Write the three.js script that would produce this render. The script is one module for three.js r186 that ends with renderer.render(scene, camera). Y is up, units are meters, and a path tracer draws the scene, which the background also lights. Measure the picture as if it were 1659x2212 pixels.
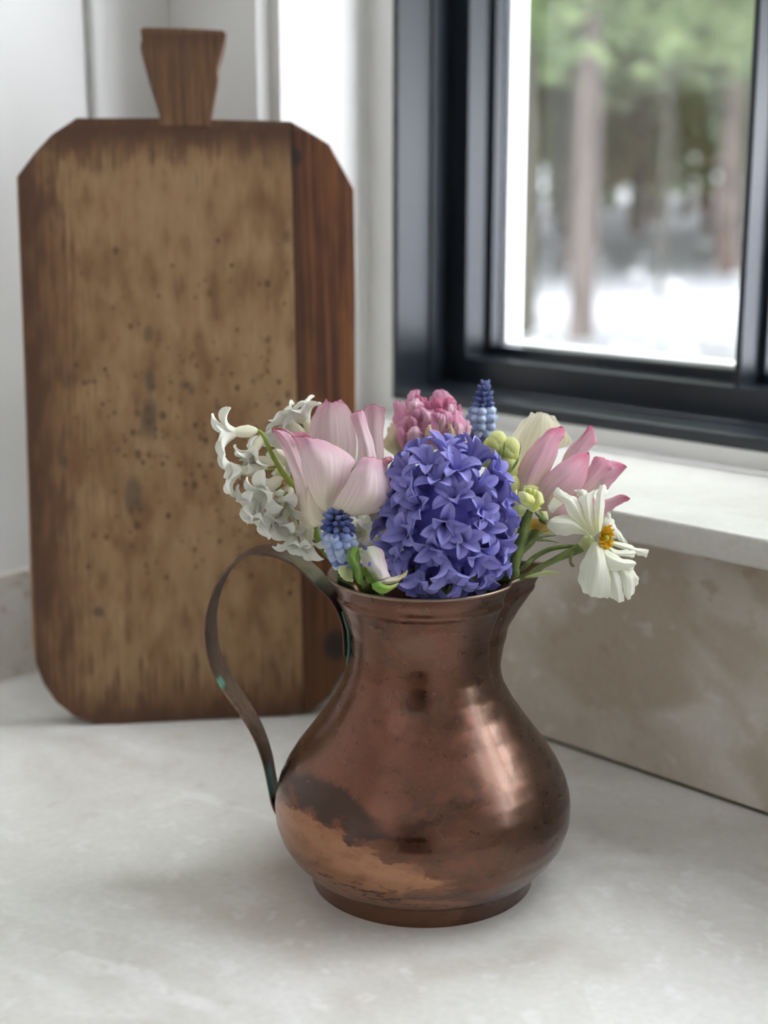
import * as THREE from 'three';
import { mergeGeometries } from 'three/addons/utils/BufferGeometryUtils.js';
import { ImprovedNoise } from 'three/addons/math/ImprovedNoise.js';

// ---------------------------------------------------------------- camera, sky, exposure
const scene = new THREE.Scene();
const renderer = new THREE.WebGLRenderer({ antialias: true });
renderer.toneMapping = THREE.LinearToneMapping;
renderer.toneMappingExposure = 3.3;
renderer.shadowMap.enabled = true;
const camera = new THREE.PerspectiveCamera(39.624, 1659 / 2212, 0.05, 400);
camera.position.set(0.9481, 0.3668, 0.7189);
camera.lookAt(0.9481 - 0.6915, 0.3668 - 0.2226, 0.7189 - 0.6872);
camera.focus = 0.712;
camera.userData.fStop = 5.2;
scene.background = new THREE.Color().setRGB(3.1, 3.2, 3.4);   // even, bright overcast

// ---------------------------------------------------------------- helpers
const P3 = new ImprovedNoise();
function rng(seed) { let a = seed >>> 0; return () => { a = (a + 0x6D2B79F5) | 0; let t = Math.imul(a ^ (a >>> 15), 1 | a); t = (t + Math.imul(t ^ (t >>> 7), 61 | t)) ^ t; return ((t ^ (t >>> 14)) >>> 0) / 4294967296; }; }
const clamp = (x, a = 0, b = 1) => Math.min(b, Math.max(a, x));
const sm = (a, b, x) => { const t = clamp((x - a) / (b - a)); return t * t * (3 - 2 * t); };
const lerp = (a, b, t) => a + (b - a) * t;
const mix3 = (a, b, t) => [lerp(a[0], b[0], t), lerp(a[1], b[1], t), lerp(a[2], b[2], t)];
const fbm = (x, y, z = 0, o = 4) => { let s = 0, a = 0.5, n = 0; for (let i = 0; i < o; i++) { s += a * P3.noise(x, y, z + i * 7.3); n += a; x *= 2.03; y *= 2.03; a *= 0.5; } return s / n; };   // about -0.6 .. 0.6
const V = (x, y, z) => new THREE.Vector3(x, y, z);
const used = new Map();
const numbered = (n) => { const k = used.get(n) ?? 0; used.set(n, k + 1); return k ? n + '_' + String(k).padStart(3, '0') : n; };
function mesh(name, geometry, material, parent = scene) {
  const m = new THREE.Mesh(geometry, material); m.name = parent === scene ? numbered(name) : name;
  m.castShadow = m.receiveShadow = true; parent.add(m); return m;
}
function tag(o, label, category, group) { o.userData.label = label; if (category) o.userData.category = category; if (group) o.userData.group = group; return o; }
function struct(name, geometry, material, label) { const m = mesh(name, geometry, material); m.userData.kind = 'structure'; if (label) m.userData.label = label; return m; }
function thing(name, label, category, pos = [0, 0, 0], turn = 0, group) {
  const g = new THREE.Group(); g.name = numbered(name); g.position.set(...pos); g.rotation.y = turn; scene.add(g); return tag(g, label, category, group);
}
function box(x0, x1, y0, y1, z0, z1) {   // uv in metres
  const g = new THREE.BoxGeometry(x1 - x0, y1 - y0, z1 - z0); g.translate((x0 + x1) / 2, (y0 + y1) / 2, (z0 + z1) / 2); return uvBox(g);
}
function uvBox(g) {
  const p = g.attributes.position, n = g.attributes.normal, uv = new Float32Array(p.count * 2);
  for (let i = 0; i < p.count; i++) {
    const ax = Math.abs(n.getX(i)), ay = Math.abs(n.getY(i)), az = Math.abs(n.getZ(i));
    uv[2 * i] = ax > ay && ax > az ? p.getZ(i) : p.getX(i); uv[2 * i + 1] = ay >= ax && ay >= az ? p.getZ(i) : p.getY(i);
  }
  g.setAttribute('uv', new THREE.BufferAttribute(uv, 2)); return g;
}
function softBox(x0, x1, y0, y1, z0, z1, b = 0.002) {   // a box with small chamfers
  const s = new THREE.Shape(); s.moveTo(x0 + b, y0 + b); s.lineTo(x1 - b, y0 + b); s.lineTo(x1 - b, y1 - b); s.lineTo(x0 + b, y1 - b); s.closePath();
  const g = new THREE.ExtrudeGeometry(s, { depth: z1 - z0 - 2 * b, bevelEnabled: true, bevelThickness: b, bevelSize: b, bevelSegments: 3 }); g.translate(0, 0, z0 + b); return uvBox(g);
}
function texture(w, h, f, { srgb = true, repeat } = {}) {   // f(u, v) -> [r, g, b] in 0..1 (sRGB when srgb)
  const d = new Uint8Array(w * h * 4);
  for (let j = 0; j < h; j++) for (let i = 0; i < w; i++) { const c = f((i + 0.5) / w, (j + 0.5) / h), k = (j * w + i) * 4; d[k] = clamp(c[0]) * 255; d[k + 1] = clamp(c[1]) * 255; d[k + 2] = clamp(c[2]) * 255; d[k + 3] = 255; }
  const t = new THREE.DataTexture(d, w, h); t.magFilter = THREE.LinearFilter; t.minFilter = THREE.LinearMipmapLinearFilter; t.wrapS = t.wrapT = THREE.RepeatWrapping;
  if (srgb) t.colorSpace = THREE.SRGBColorSpace; if (repeat) t.repeat.set(...repeat); t.needsUpdate = true; return t;
}
const rgb = (r, g, b) => [r / 255, g / 255, b / 255];
const std = (o) => new THREE.MeshStandardMaterial(o);
const petalMat = (o) => new THREE.MeshPhysicalMaterial({ roughness: 1, transmission: 0.3, thickness: 0, specularIntensity: 0.5, side: THREE.DoubleSide, ...o });
const cr = (a, b, c, d, t) => 0.5 * (2 * b + (c - a) * t + (2 * a - 5 * b + 4 * c - d) * t * t + (3 * b - a - 3 * c + d) * t * t * t);
function spline(pts, t) {   // Catmull-Rom through a list of points
  const n = pts.length - 1, s = clamp(t) * n, i = Math.min(n - 1, Math.floor(s)), f = s - i;
  const b = pts[i], c = pts[i + 1], a = pts[i - 1] ?? b.map((x, k) => 2 * x - c[k]), d = pts[i + 2] ?? c.map((x, k) => 2 * x - b[k]);
  return b.map((_, k) => cr(a[k], b[k], c[k], d[k], f));
}
function gridGeometry(nu, nv, f, closed = false) {   // f(u, v) -> [x, y, z]; uv = (u, v)
  const pos = [], uv = [], idx = [];
  for (let j = 0; j <= nv; j++) for (let i = 0; i <= nu; i++) { pos.push(...f(i / nu, j / nv)); uv.push(i / nu, j / nv); }
  for (let j = 0; j < nv; j++) for (let i = 0; i < nu; i++) { const a = j * (nu + 1) + i, b = a + 1, c = a + nu + 1, d = c + 1; idx.push(a, b, d, a, d, c); }
  const g = new THREE.BufferGeometry(); g.setAttribute('position', new THREE.Float32BufferAttribute(pos, 3)); g.setAttribute('uv', new THREE.Float32BufferAttribute(uv, 2)); g.setIndex(idx); g.computeVertexNormals();
  if (closed) { const n = g.attributes.normal; for (let j = 0; j <= nv; j++) { const a = j * (nu + 1), b = a + nu, v = V(n.getX(a) + n.getX(b), n.getY(a) + n.getY(b), n.getZ(a) + n.getZ(b)).normalize(); n.setXYZ(a, v.x, v.y, v.z); n.setXYZ(b, v.x, v.y, v.z); } }
  return g;
}
// A petal from cross-sections (mm, base to tip), smoothed both ways, with fine folds along its length.
function petalPatch(rows, { nu = 18, nv = 30, fold = 0.25, wave = 0.5, roll = 0.6, widen = 1, seed = 1, off = [0, 0, 0] } = {}) {
  if (widen !== 1) rows = rows.map((r) => r.map((q) => q.map((x, k) => r[1][k] + (x - r[1][k]) * widen)));
  const g = gridGeometry(nu, nv, (u, v) => { const p = spline(rows.map((r) => spline(r, u)), v); return [(p[0] - off[0]) / 1000, (p[1] - off[1]) / 1000, (p[2] - off[2]) / 1000]; });
  const p = g.attributes.position, n = g.attributes.normal, uv = g.attributes.uv; let flip = 0; for (let i = 0; i < n.count; i++) flip += n.getZ(i); flip = flip < 0 ? -1 : 1;
  for (let i = 0; i < p.count; i++) {
    const u = uv.getX(i), v = uv.getY(i), e = Math.abs(2 * u - 1), up = sm(0.25, 0.8, v);
    const d = fold * (sm(0.1, 0.5, v) * P3.noise(u * 7, v * 1.4, seed * 1.7) + 0.55 * up * P3.noise(u * 19, v * 2.2, seed * 4.3)) + wave * e ** 3 * up * 1.6 * P3.noise(v * 8, seed * 3.1, u > 0.5 ? 2.5 : 9.5) - roll * sm(0.72, 1, e) ** 2 * up + 0.6 * wave * sm(0.8, 1, v) * P3.noise(u * 6, 4.4, seed * 2.9) - 0.5 * roll * sm(0.88, 1, v) ** 2, k = flip * d / 1000;
    p.setXYZ(i, p.getX(i) + n.getX(i) * k, p.getY(i) + n.getY(i) * k, p.getZ(i) + n.getZ(i) * k);
  }
  g.computeVertexNormals(); return g;
}
function tube(pts, radii, { seg = 0, sides = 10, off = [0, 0, 0] } = {}) {   // pts in mm, radii in mm (list)
  const n = seg || pts.length * 6, fr = [];
  for (let j = 0; j <= n; j++) { const t = j / n, a = V(...spline(pts, t)), b = V(...spline(pts, Math.min(1, t + 0.01))), c = V(...spline(pts, Math.max(0, t - 0.01))); fr.push([a, b.sub(c).normalize(), spline(radii.map((r) => [r]), t)[0]]); }
  let up = Math.abs(fr[0][1].y) > 0.9 ? V(1, 0, 0) : V(0, 1, 0); const ax = [];
  for (const [, t] of fr) { const s = up.clone().sub(t.clone().multiplyScalar(up.dot(t))).normalize(); up = s; ax.push([s, t.clone().cross(s)]); }
  return gridGeometry(sides, n, (u, v) => { const j = Math.round(v * n), [c, , r] = fr[j], a = u * Math.PI * 2, [s, q] = ax[j]; return [(c.x + r * (s.x * Math.cos(a) + q.x * Math.sin(a)) - off[0]) / 1000, (c.y + r * (s.y * Math.cos(a) + q.y * Math.sin(a)) - off[1]) / 1000, (c.z + r * (s.z * Math.cos(a) + q.z * Math.sin(a)) - off[2]) / 1000]; }, true);
}
function lathe(profile, n = 20) { return new THREE.LatheGeometry(profile.map(([r, h]) => new THREE.Vector2(Math.max(r, 1e-5), h)), n); }
function aim(o, from, to) { o.position.copy(from); o.quaternion.setFromUnitVectors(V(0, 1, 0), to.clone().sub(from).normalize()); return o; }

// ---------------------------------------------------------------- measured shapes, millimetres
// Petals: cross-sections from base to tip, in the jug's own axes (x along the worktop, y up, z out into the room).
const LEFT_TULIP = [
  ['petal', [[[-52.3,209.8,7.3], [-49.9,209.2,4.3], [-46.3,209.8,7.3]], [[-57.2,219.8,-8.3], [-48.8,218.2,-16.2], [-39.8,219.8,-8.3]], [[-59.9,236.1,-16.2], [-49.5,234.3,-26], [-35.1,234.7,-13.8]], [[-58.7,247.9,-16.8], [-49.3,247.9,-25], [-38,251.5,-13.5]], [[-53.7,255.4,-14.4], [-48.6,256.5,-18.8], [-41.4,256.9,-12.7]], [[-50.1,258.8,-13.1], [-48,257.4,-14.9], [-44,258.8,-13.2]]]],
  ['petal', [[[-45.9,209.8,7.3], [-43.8,209.4,5.3], [-41.6,210.1,8.2]], [[-31.9,222.3,-6.9], [-26.8,221.5,-10.8], [-21.5,223,-0.9]], [[-29.8,232.5,-11.3], [-25,231.8,-15.2], [-21.3,230.2,-2.5]], [[-30.2,245.3,-14.2], [-25.9,243.9,-16.9], [-22.2,245.4,-8]], [[-30.9,253.9,-15.1], [-25.9,254.7,-18.4], [-21.1,253.3,-11.9]], [[-29.3,255.4,-15.5], [-25.9,256.2,-16.7], [-22.4,255.1,-13.3]]]],
  ['petal', [[[-48,210.3,9.2], [-45,210.1,8.2], [-42,210.3,9.2]], [[-37.4,222.2,3.4], [-30.9,223,7.3], [-24.9,222.2,3.4]], [[-34.6,232.2,-0.9], [-29.6,234.6,4.7], [-24.5,231.4,-0.7]], [[-35.5,241.7,-4.1], [-31.7,244.4,1.4], [-26.2,240,-3.7]], [[-38.7,250.4,-7.1], [-33.9,252.2,-1.4], [-28.8,251,-6.2]], [[-37.6,253.7,-6.9], [-33.9,255.7,-5.3], [-30.3,255.1,-7.2]]]],
  ['petal', [[[-54.5,209.6,6.3], [-52.4,209.6,6.3], [-50.2,209.6,6.3]], [[-64.5,226,0.5], [-60.3,227.3,-1.8], [-55,226.8,0.3]], [[-71.4,237.7,-2.2], [-67.2,239.9,-4.7], [-61.9,238.5,-2.4]], [[-77.7,245.4,-2.9], [-75.2,246.3,-4.1], [-71.4,245.7,-4]]]],
  ['petal', [[[-52,203.9,15.8], [-51,205.2,19.6], [-49.4,204.8,17.6]], [[-64,205.1,13.5], [-59.1,211.5,24.3], [-54.4,210.2,18.5]], [[-65.6,212.6,9.7], [-61.6,221.7,22], [-57.7,220.8,18.1]], [[-68,222.5,7.4], [-64.2,229.6,19.2], [-61,229.9,16]], [[-71.8,232.1,5.3], [-67.7,238.2,15.1], [-64.1,239.3,11.8]], [[-76.2,241.1,2.2], [-72.7,244.8,8.5], [-69.1,245.3,4.3]], [[-79.2,246.3,-0], [-78.2,247.5,1.7], [-77,246.5,0.9]]]],
  ['petal_pale', [[[-50.4,203,13.9], [-49.1,203.1,16], [-46.6,203,13.9]], [[-59,197,13.3], [-53.3,202.5,26.4], [-47.4,205.4,25.7]], [[-65.3,201.7,10.1], [-58.2,208.2,27.1], [-50.3,209.9,26.7]], [[-65.8,207.7,7.7], [-59.1,216.6,24.2], [-53.2,216.4,25.3]], [[-64.7,215.1,7.1], [-60.1,222.1,19.9], [-56.7,221.3,20]]]],
  ['petal', [[[-49.2,206.5,21.4], [-47.9,206.7,23.4], [-46.3,207.3,21.2]], [[-53.9,213.4,29], [-49.5,215.7,33.6], [-43.9,216.8,29.3]], [[-58.7,222.9,29.9], [-50.1,225.5,36.5], [-38.8,224.9,29.5]], [[-62.1,232,26.8], [-50.9,234.5,35.5], [-36.4,230.6,26.1]], [[-63.7,239.5,22], [-52.7,240.7,31], [-34.6,235.5,20.9]], [[-64.7,242.6,18.2], [-55.3,244.4,26], [-43.2,241.2,19.6]], [[-67.4,245.3,14.5], [-58.9,246.6,20.4], [-49.8,244.2,18.9]]]],
  ['petal_tip', [[[-64.4,240.5,13.6], [-60.2,240.5,13.6], [-57.7,239.7,13.8]], [[-67.3,245.2,13.5], [-62.7,245.9,12.4], [-58,245.4,13.5]], [[-67.4,245.7,11.4], [-62.8,247.2,10], [-59,245.7,11.4]]]],
  ['petal', [[[-49.4,205.8,18.4], [-45,205.7,23.6], [-40.8,205.1,22.7]], [[-47,212.9,36.3], [-36.6,211.6,41.7], [-24.4,208.9,27]], [[-43.5,220,39.8], [-30.3,220.5,47.9], [-14.8,214.8,25.6]], [[-39.2,226.9,39.3], [-27.9,227.8,47.3], [-16.5,222.5,23.9]], [[-36.6,232.7,34.9], [-27.1,233.5,42.9], [-18.6,227.8,20.6]], [[-34.3,236.2,28.9], [-26.8,236.7,36], [-18.5,231.7,18.7]], [[-31.4,237.5,24.5], [-26,237.2,24.6], [-19,233.9,19.2]]]],
  ['petal_tip', [[[-22.3,234.7,21.1], [-20.6,233,25.6], [-19.4,229.6,24.3]], [[-20.6,236.3,22.8], [-18.6,235.4,27.1], [-19,232.6,23.6]], [[-18.1,236.9,20.6], [-16.3,235.9,22.9], [-16.7,232.9,20.5]]]],
];
const RIGHT_TULIP = [
  ['petal_cream', [[[60.3,197,-26.7], [63.2,196.5,-28.7], [65.7,197,-26.7]], [[48.7,211.1,-36.1], [56.1,209.9,-42], [65,210.3,-40]], [[48,224,-41.1], [57.4,224.3,-49.4], [70,224.7,-47.4]], [[48.4,234.6,-43.5], [61.1,234.6,-51.7], [81.6,230.8,-46.8]], [[55.2,243,-45.5], [64.5,243.4,-51.7], [74.9,240.2,-45.8]], [[60.2,246.6,-46.3], [65.1,247.1,-49.5], [70.8,245.1,-46.9]]]],
  ['petal', [[[62.1,197.5,-18.6], [64.3,198.4,-14.7], [67.4,197.9,-18.7]], [[48.1,210,-19.5], [54.2,212.1,-9.7], [63.2,211.3,-15.6]], [[48.9,219.7,-20.6], [56.2,222.7,-10], [67.1,222.2,-17.1]], [[55.2,231.2,-24.3], [61.7,232.2,-14.2], [70.7,228.5,-19.6]], [[60.7,237.1,-26.7], [65.5,238,-18.7], [72.9,235.5,-23.2]], [[65.8,241.4,-29.7], [69.9,241.2,-23.5], [75.8,238.8,-27.1]], [[71.2,242.2,-30.9], [73.5,243.8,-28.2], [76.5,240.4,-29.5]]]],
  ['petal', [[[68.1,201.8,-25.8], [70.1,202.2,-23.8], [72.6,201.8,-25.8]], [[74,220.7,-34.2], [78,220.6,-30.1], [82.1,219.8,-34]], [[77.7,228.9,-37.1], [83.1,229.2,-33.1], [90.4,229.3,-37.2]], [[83.2,235,-38.5], [87.7,234.7,-35.3], [94.2,232.8,-38]], [[87.7,239.9,-39.6], [90.1,239.8,-37.5], [93.5,238.5,-39.3]], [[89.5,241.6,-40], [90.6,242.4,-40.2], [91.7,241.6,-40]]]],
  ['petal', [[[70.6,197.9,-22.8], [73,197.5,-20.7], [76,196.1,-22.4]], [[86.1,217.1,-29.3], [88.9,214.6,-23.6], [93.1,209.4,-26.5]], [[95.2,223.9,-31.9], [97.1,218.8,-25.5], [99.1,209.2,-27.5]], [[102.5,224.6,-33], [103.2,220.1,-27.9], [105.1,214.7,-29.8]], [[107,223.3,-32.7], [108.5,221.9,-30.4], [109.8,220.4,-31.1]]]],
  ['petal', [[[68.1,199.2,-17], [70.3,199.2,-12.9], [73.4,197.5,-16.6]], [[80.5,214.3,-20.4], [83.2,213,-14], [87,208.9,-18.2]], [[87.9,222.6,-24.4], [90.4,220.5,-16.7], [93.8,216.1,-20.8]], [[90,227.4,-27.5], [94.7,226.2,-20.1], [100.2,221.1,-23]], [[93.7,227.7,-28.6], [98,226.7,-24.3], [101,223.3,-25.6]]]],
  ['petal', [[[61.2,197.9,-14.6], [64.7,197.5,-10.4], [68.7,195.3,-14]], [[59.7,213.4,-12], [64.5,210,-3], [70.7,203.1,-9.7]], [[67.1,222.8,-14.2], [72,218.8,-3], [79.2,210.4,-9.3]], [[73.5,227.6,-17.3], [78.5,224.2,-7.3], [85.1,215.1,-12.4]], [[80.2,230.1,-22], [83.2,228.1,-14.4], [87.8,223.1,-17.3]], [[86.3,231,-24.2], [87.8,230.5,-21], [88.2,227.7,-21.4]]]],
  ['petal', [[[70.1,195.7,-22.3], [72.1,195.3,-20.2], [74.6,193.5,-21.8]], [[85.8,200.9,-23.5], [87,198.8,-18.9], [90.3,194.4,-22]], [[97.1,204.6,-25.4], [97.5,201.8,-21.7], [98.9,196.3,-23.5]], [[105.2,207.2,-26], [105.3,205.1,-23.4], [105.2,200.9,-24.6]], [[109.2,206.4,-25.8], [110.8,204.8,-24.4], [110.1,203.3,-25.1]]]],
  ['petal', [[[61.2,197.9,-14.6], [63,196.3,-10.2], [65.2,193.2,-13.6]], [[66.5,205.7,-12.3], [69.4,201.2,-6.2], [72.7,194.1,-9.7]], [[74.7,208.7,-15], [77.5,204.2,-8.9], [80.9,196.7,-12.3]], [[83,209.8,-18.4], [86,206.8,-13.6], [89.2,200.7,-16.3]], [[88.8,209.6,-21.4], [90.7,207.4,-18.9], [91.9,204,-20.1]]]],
  ['petal_base', [[[55.8,194.8,-22.1], [56.1,191.8,-19.4], [57.2,187.4,-20.4]], [[62.3,194.4,-20], [62.9,191.6,-16.3], [64.1,187.2,-18.4]], [[71.4,191.6,-20.4], [71.9,190.1,-17], [72.3,186.8,-19.3]], [[81.3,190.9,-21.2], [81.4,190.3,-20.1], [81.8,189.2,-20.8]]]],
];
const WHITE_FLOWER = [
  ['petal', [[[85.1,199.2,2.5], [85.7,199.5,3.5], [86.6,199.2,2.5]], [[80.5,210.1,-2], [82.1,211.7,-0.3], [84.7,212,-2.5]], [[77.3,214,-3.9], [80.2,214.5,-3], [82.9,214.7,-4.1]]]],
  ['petal', [[[66.7,211.8,3.7], [68.8,210.5,5], [71,209.1,5.4]], [[65.1,208.8,2.4], [66.8,207.2,3.8], [68.7,206.5,3.9]], [[63.6,206.4,1.9], [64.2,204.9,2.2], [65.7,203.1,2.6]]]],
  ['petal', [[[86.4,192.5,11.2], [86.4,193.2,13.1], [87.1,193.1,11.1]], [[81,197.1,11.2], [81.9,199.8,14.7], [83.1,201.3,11.3]], [[74.7,202.9,9.9], [76.5,207.5,15], [79.6,207.7,10.8]], [[70.6,209.7,8.3], [73,211.9,12.9], [76.3,212.7,9.7]], [[66.4,212.9,5.5], [68.2,214.5,9.3], [72.1,215.3,7]], [[66.9,215.6,3.9], [67.7,217.3,4.5], [69.5,216.2,3.8]]]],
  ['petal', [[[85.8,191.6,10.4], [86.1,191,10.5], [86.3,190.5,10.7]], [[81,197.5,11.1], [80.8,197,15.3], [81.6,194.3,12.9]], [[75,202.4,11], [74.5,200.5,17.6], [75.6,195.2,13.7]], [[69.4,203.8,10.7], [68.3,200.5,17.6], [69.4,193.8,13]], [[64.7,202.5,10], [63.9,200.2,14.6], [65.1,195.1,11.6]], [[63.1,199.5,8.6], [62.7,198.3,9.9], [63.3,196.6,9.2]]]],
  ['petal', [[[87.4,194.7,13.8], [88.1,196.1,16.5], [89.6,196.1,13.5]], [[86.7,201.5,12.2], [87.7,203.4,16.9], [90.6,202.8,13]], [[86.4,207.8,9.8], [88.1,209.8,15.5], [91.3,209.3,11.5]], [[87,212.6,7.6], [88.8,214.8,12.3], [92.7,214.3,8.3]], [[89,218.6,5.3], [90.2,219.2,9.2], [92.7,218.9,5.2]]]],
  ['petal', [[[86.4,193.4,13.1], [86.9,194.8,15.8], [88.3,194.8,12.7]], [[82.2,199.7,12.6], [83.5,201.7,16.3], [85.8,201.8,13.2]], [[80.4,206.6,11.1], [82.2,208.8,15.7], [85.6,208.2,11.7]], [[78.3,211.9,8.8], [81.8,213.7,12.5], [86.1,213.8,9.4]], [[81,213.4,7.5], [83.7,215.6,9], [86.6,216.4,6.8]]]],
  ['petal', [[[92.5,193.4,10], [92.7,192.5,11.2], [93.2,190.8,10.6]], [[92,198.7,6.7], [94,197.5,11.1], [96.5,192.3,10.2]], [[94.2,202.6,3.8], [96.9,198.4,8.8], [100.4,191,9.5]], [[95.9,203.4,2.6], [98.1,198.5,5.8], [104.3,189.1,6.9]]]],
  ['petal', [[[92.9,191,12.6], [92.9,190.7,13.7], [92.9,189.9,12.8]], [[99.2,190.1,12.8], [98.3,189.5,16], [98.1,187.7,13.3]], [[106.9,187.6,11.3], [106.1,186.9,14.6], [106.2,184.7,12]], [[115.5,185.3,9.8], [114.8,183.7,11.2], [114,181.3,10.7]]]],
  ['petal', [[[92,190.6,15.8], [91.7,190.4,17.9], [91.7,189.2,16.1]], [[97.2,187,16.6], [96.4,186,19.9], [95.9,184.7,18.1]], [[103.7,186.8,15.6], [103.5,185.7,18.9], [104.2,183.4,17.4]], [[107.3,187,13.5], [107.9,185.1,15], [106.8,182.2,15.6]]]],
  ['petal', [[[92.5,186.6,13.6], [93.3,187.1,15.5], [94.4,186.6,13.6]], [[98.3,175.7,17.1], [100.6,177.5,20.8], [104.9,177.6,16.7]], [[100.7,169.3,17.5], [103.1,171.4,22.2], [108.8,171.1,17.1]], [[102.7,161.2,16.3], [104.5,161,18.4], [107.5,164.1,15.6]]]],
  ['petal', [[[90.2,187.4,16.5], [91,187.9,18.4], [92.4,187.4,16.5]], [[93.4,176.8,19.9], [94.9,177.9,23.8], [97.6,177.1,20.9]], [[93.9,169.4,20.6], [96.6,170.5,24.5], [100,170.4,21.4]], [[93.6,162.8,19], [98.3,160.9,22.5], [102.2,160.9,20.5]]]],
  ['petal', [[[89.7,191,18.7], [89.4,190.5,19.9], [89.4,189.5,19.1]], [[93.3,187.3,20.6], [91.2,185.8,25.1], [90.5,182.5,22.7]], [[100,184.2,20.3], [98.1,182.2,25.9], [94.9,178.1,23.7]], [[107.4,181.4,16.8], [107.5,179.8,18.2], [106.4,177.3,18.8]]]],
  ['petal', [[[85.7,192.1,18.5], [86.3,192.2,20.5], [87.5,192.1,18.5]], [[83.5,189.1,20.2], [86.1,189.8,26.2], [89.6,188.9,22.3]], [[81.5,184.4,21.3], [85.7,186,30.1], [91.3,183.8,24.5]], [[78.7,178.4,21.6], [84.6,180,31.5], [92.2,178.8,25.6]], [[78.6,171.2,20.2], [84.4,172.5,29.1], [93.3,171.2,24.3]], [[80.3,164.6,18.6], [85.6,163.7,22.9], [92.4,163.2,22]]]],
];
const STOCK = [
  ['petal', [[[51.3,211.1,8], [54.3,210.9,7], [57.3,211.1,8]], [[50.4,216.8,7.7], [54.3,216.4,5.8], [57.8,216.3,7.8]], [[51.1,218.2,8.4], [54.7,218.8,7.3], [57.1,217.6,8.6]]]],
  ['petal', [[[51.3,214.8,13.3], [52.8,215.5,15.2], [54.7,214.8,13.3]], [[50.7,217.3,12.7], [52.8,218.3,14.6], [54.4,217.1,12.8]], [[52.1,217.7,10.6], [53.1,218.4,11.5], [54.3,217.6,10.6]]]],
  ['petal', [[[53.5,215.3,14.2], [54.9,216.3,16], [56.8,215.6,14.1]], [[54.1,217.1,12.8], [55.3,217.7,14.7], [57.2,216.8,12.9]], [[54.8,217.4,11.7], [55.8,217.9,12.6], [56.8,217.3,11.7]]]],
  ['petal', [[[50.1,210.3,12.3], [49,211,14.2], [48.4,210.8,12.2]], [[47.5,212.2,11.8], [46.1,213.4,14.7], [45.6,213.1,10.6]], [[47.3,216.7,9.8], [46.1,217.3,10.7], [45.4,216.5,8.8]]]],
  ['petal', [[[48.9,209.3,10.5], [48.6,209.8,10.3], [48.3,210.4,10.2]], [[45.4,210.1,10.3], [45.6,211.4,11], [46,212.1,9.8]], [[42.1,212.7,8.7], [42.7,212.5,8.7], [43.3,212.3,8.8]]]],
  ['petal', [[[52.9,209.6,15.5], [54.9,209.7,17.5], [57.1,209.1,15.6]], [[55.4,211.6,18.1], [57.4,212,20.1], [60.2,211.2,15.2]], [[55.8,214.7,16.4], [57.9,215.1,17.3], [60.6,212.9,13.7]], [[56.3,217.3,13.8], [57.4,217.5,13.7], [59.6,215.7,12.1]]]],
  ['petal', [[[54.7,209.1,14.6], [56.2,209.5,16.6], [58.1,209.3,14.6]], [[52.2,207.8,16.9], [54.8,207.7,19], [58.4,208.7,16.8]], [[53.4,207.2,17.1], [54.7,207,18.2], [55.6,207.3,17.1]]]],
  ['petal', [[[51.1,210,16.4], [52.7,210,17.5], [54.5,210,16.4]], [[47.7,212.6,18.9], [51,213.5,22.8], [55,212.1,19.1]], [[46.4,215.6,18.2], [50.4,216.2,22.2], [55.3,214.5,18.5]], [[46.7,217.6,16.8], [49.6,218.2,18.7], [53,216.4,18.1]]]],
  ['petal_pale', [[[51.5,208.1,12.8], [51.7,206.9,14.1], [50.9,204.8,13.5]], [[47.9,210.2,14.4], [47.1,207.8,18], [47.3,203.6,15.9]], [[44,208.7,13.7], [43.5,207,17.1], [44,203.9,14.8]], [[41.4,206.4,13.2], [41.3,206,13.3], [41.9,205.4,13.4]]]],
  ['petal_pale', [[[56.6,207.8,12.9], [57.1,207.6,16], [57.6,205.8,14.3]], [[57.2,206.9,15.1], [59.1,207.2,19.1], [61.6,206.6,14.1]], [[58.7,204.1,15.8], [60,204.8,18.7], [62.7,204.1,14.7]], [[61.4,202,14.2], [62,202.4,16.1], [63.1,202.3,14.1]]]],
  ['sepal', [[[55.9,206.7,12.1], [55.9,206.6,14.1], [56.4,205.6,12.3]], [[56.3,204.8,13.5], [57.1,204.9,16.6], [58.3,204.5,13.6]], [[58.9,202,14.2], [59.5,202.4,16.1], [60.6,202.5,14.1]], [[61.7,201.2,14.4], [61.9,201.5,15.3], [62.3,201.4,14.3]]]],
];
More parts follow.
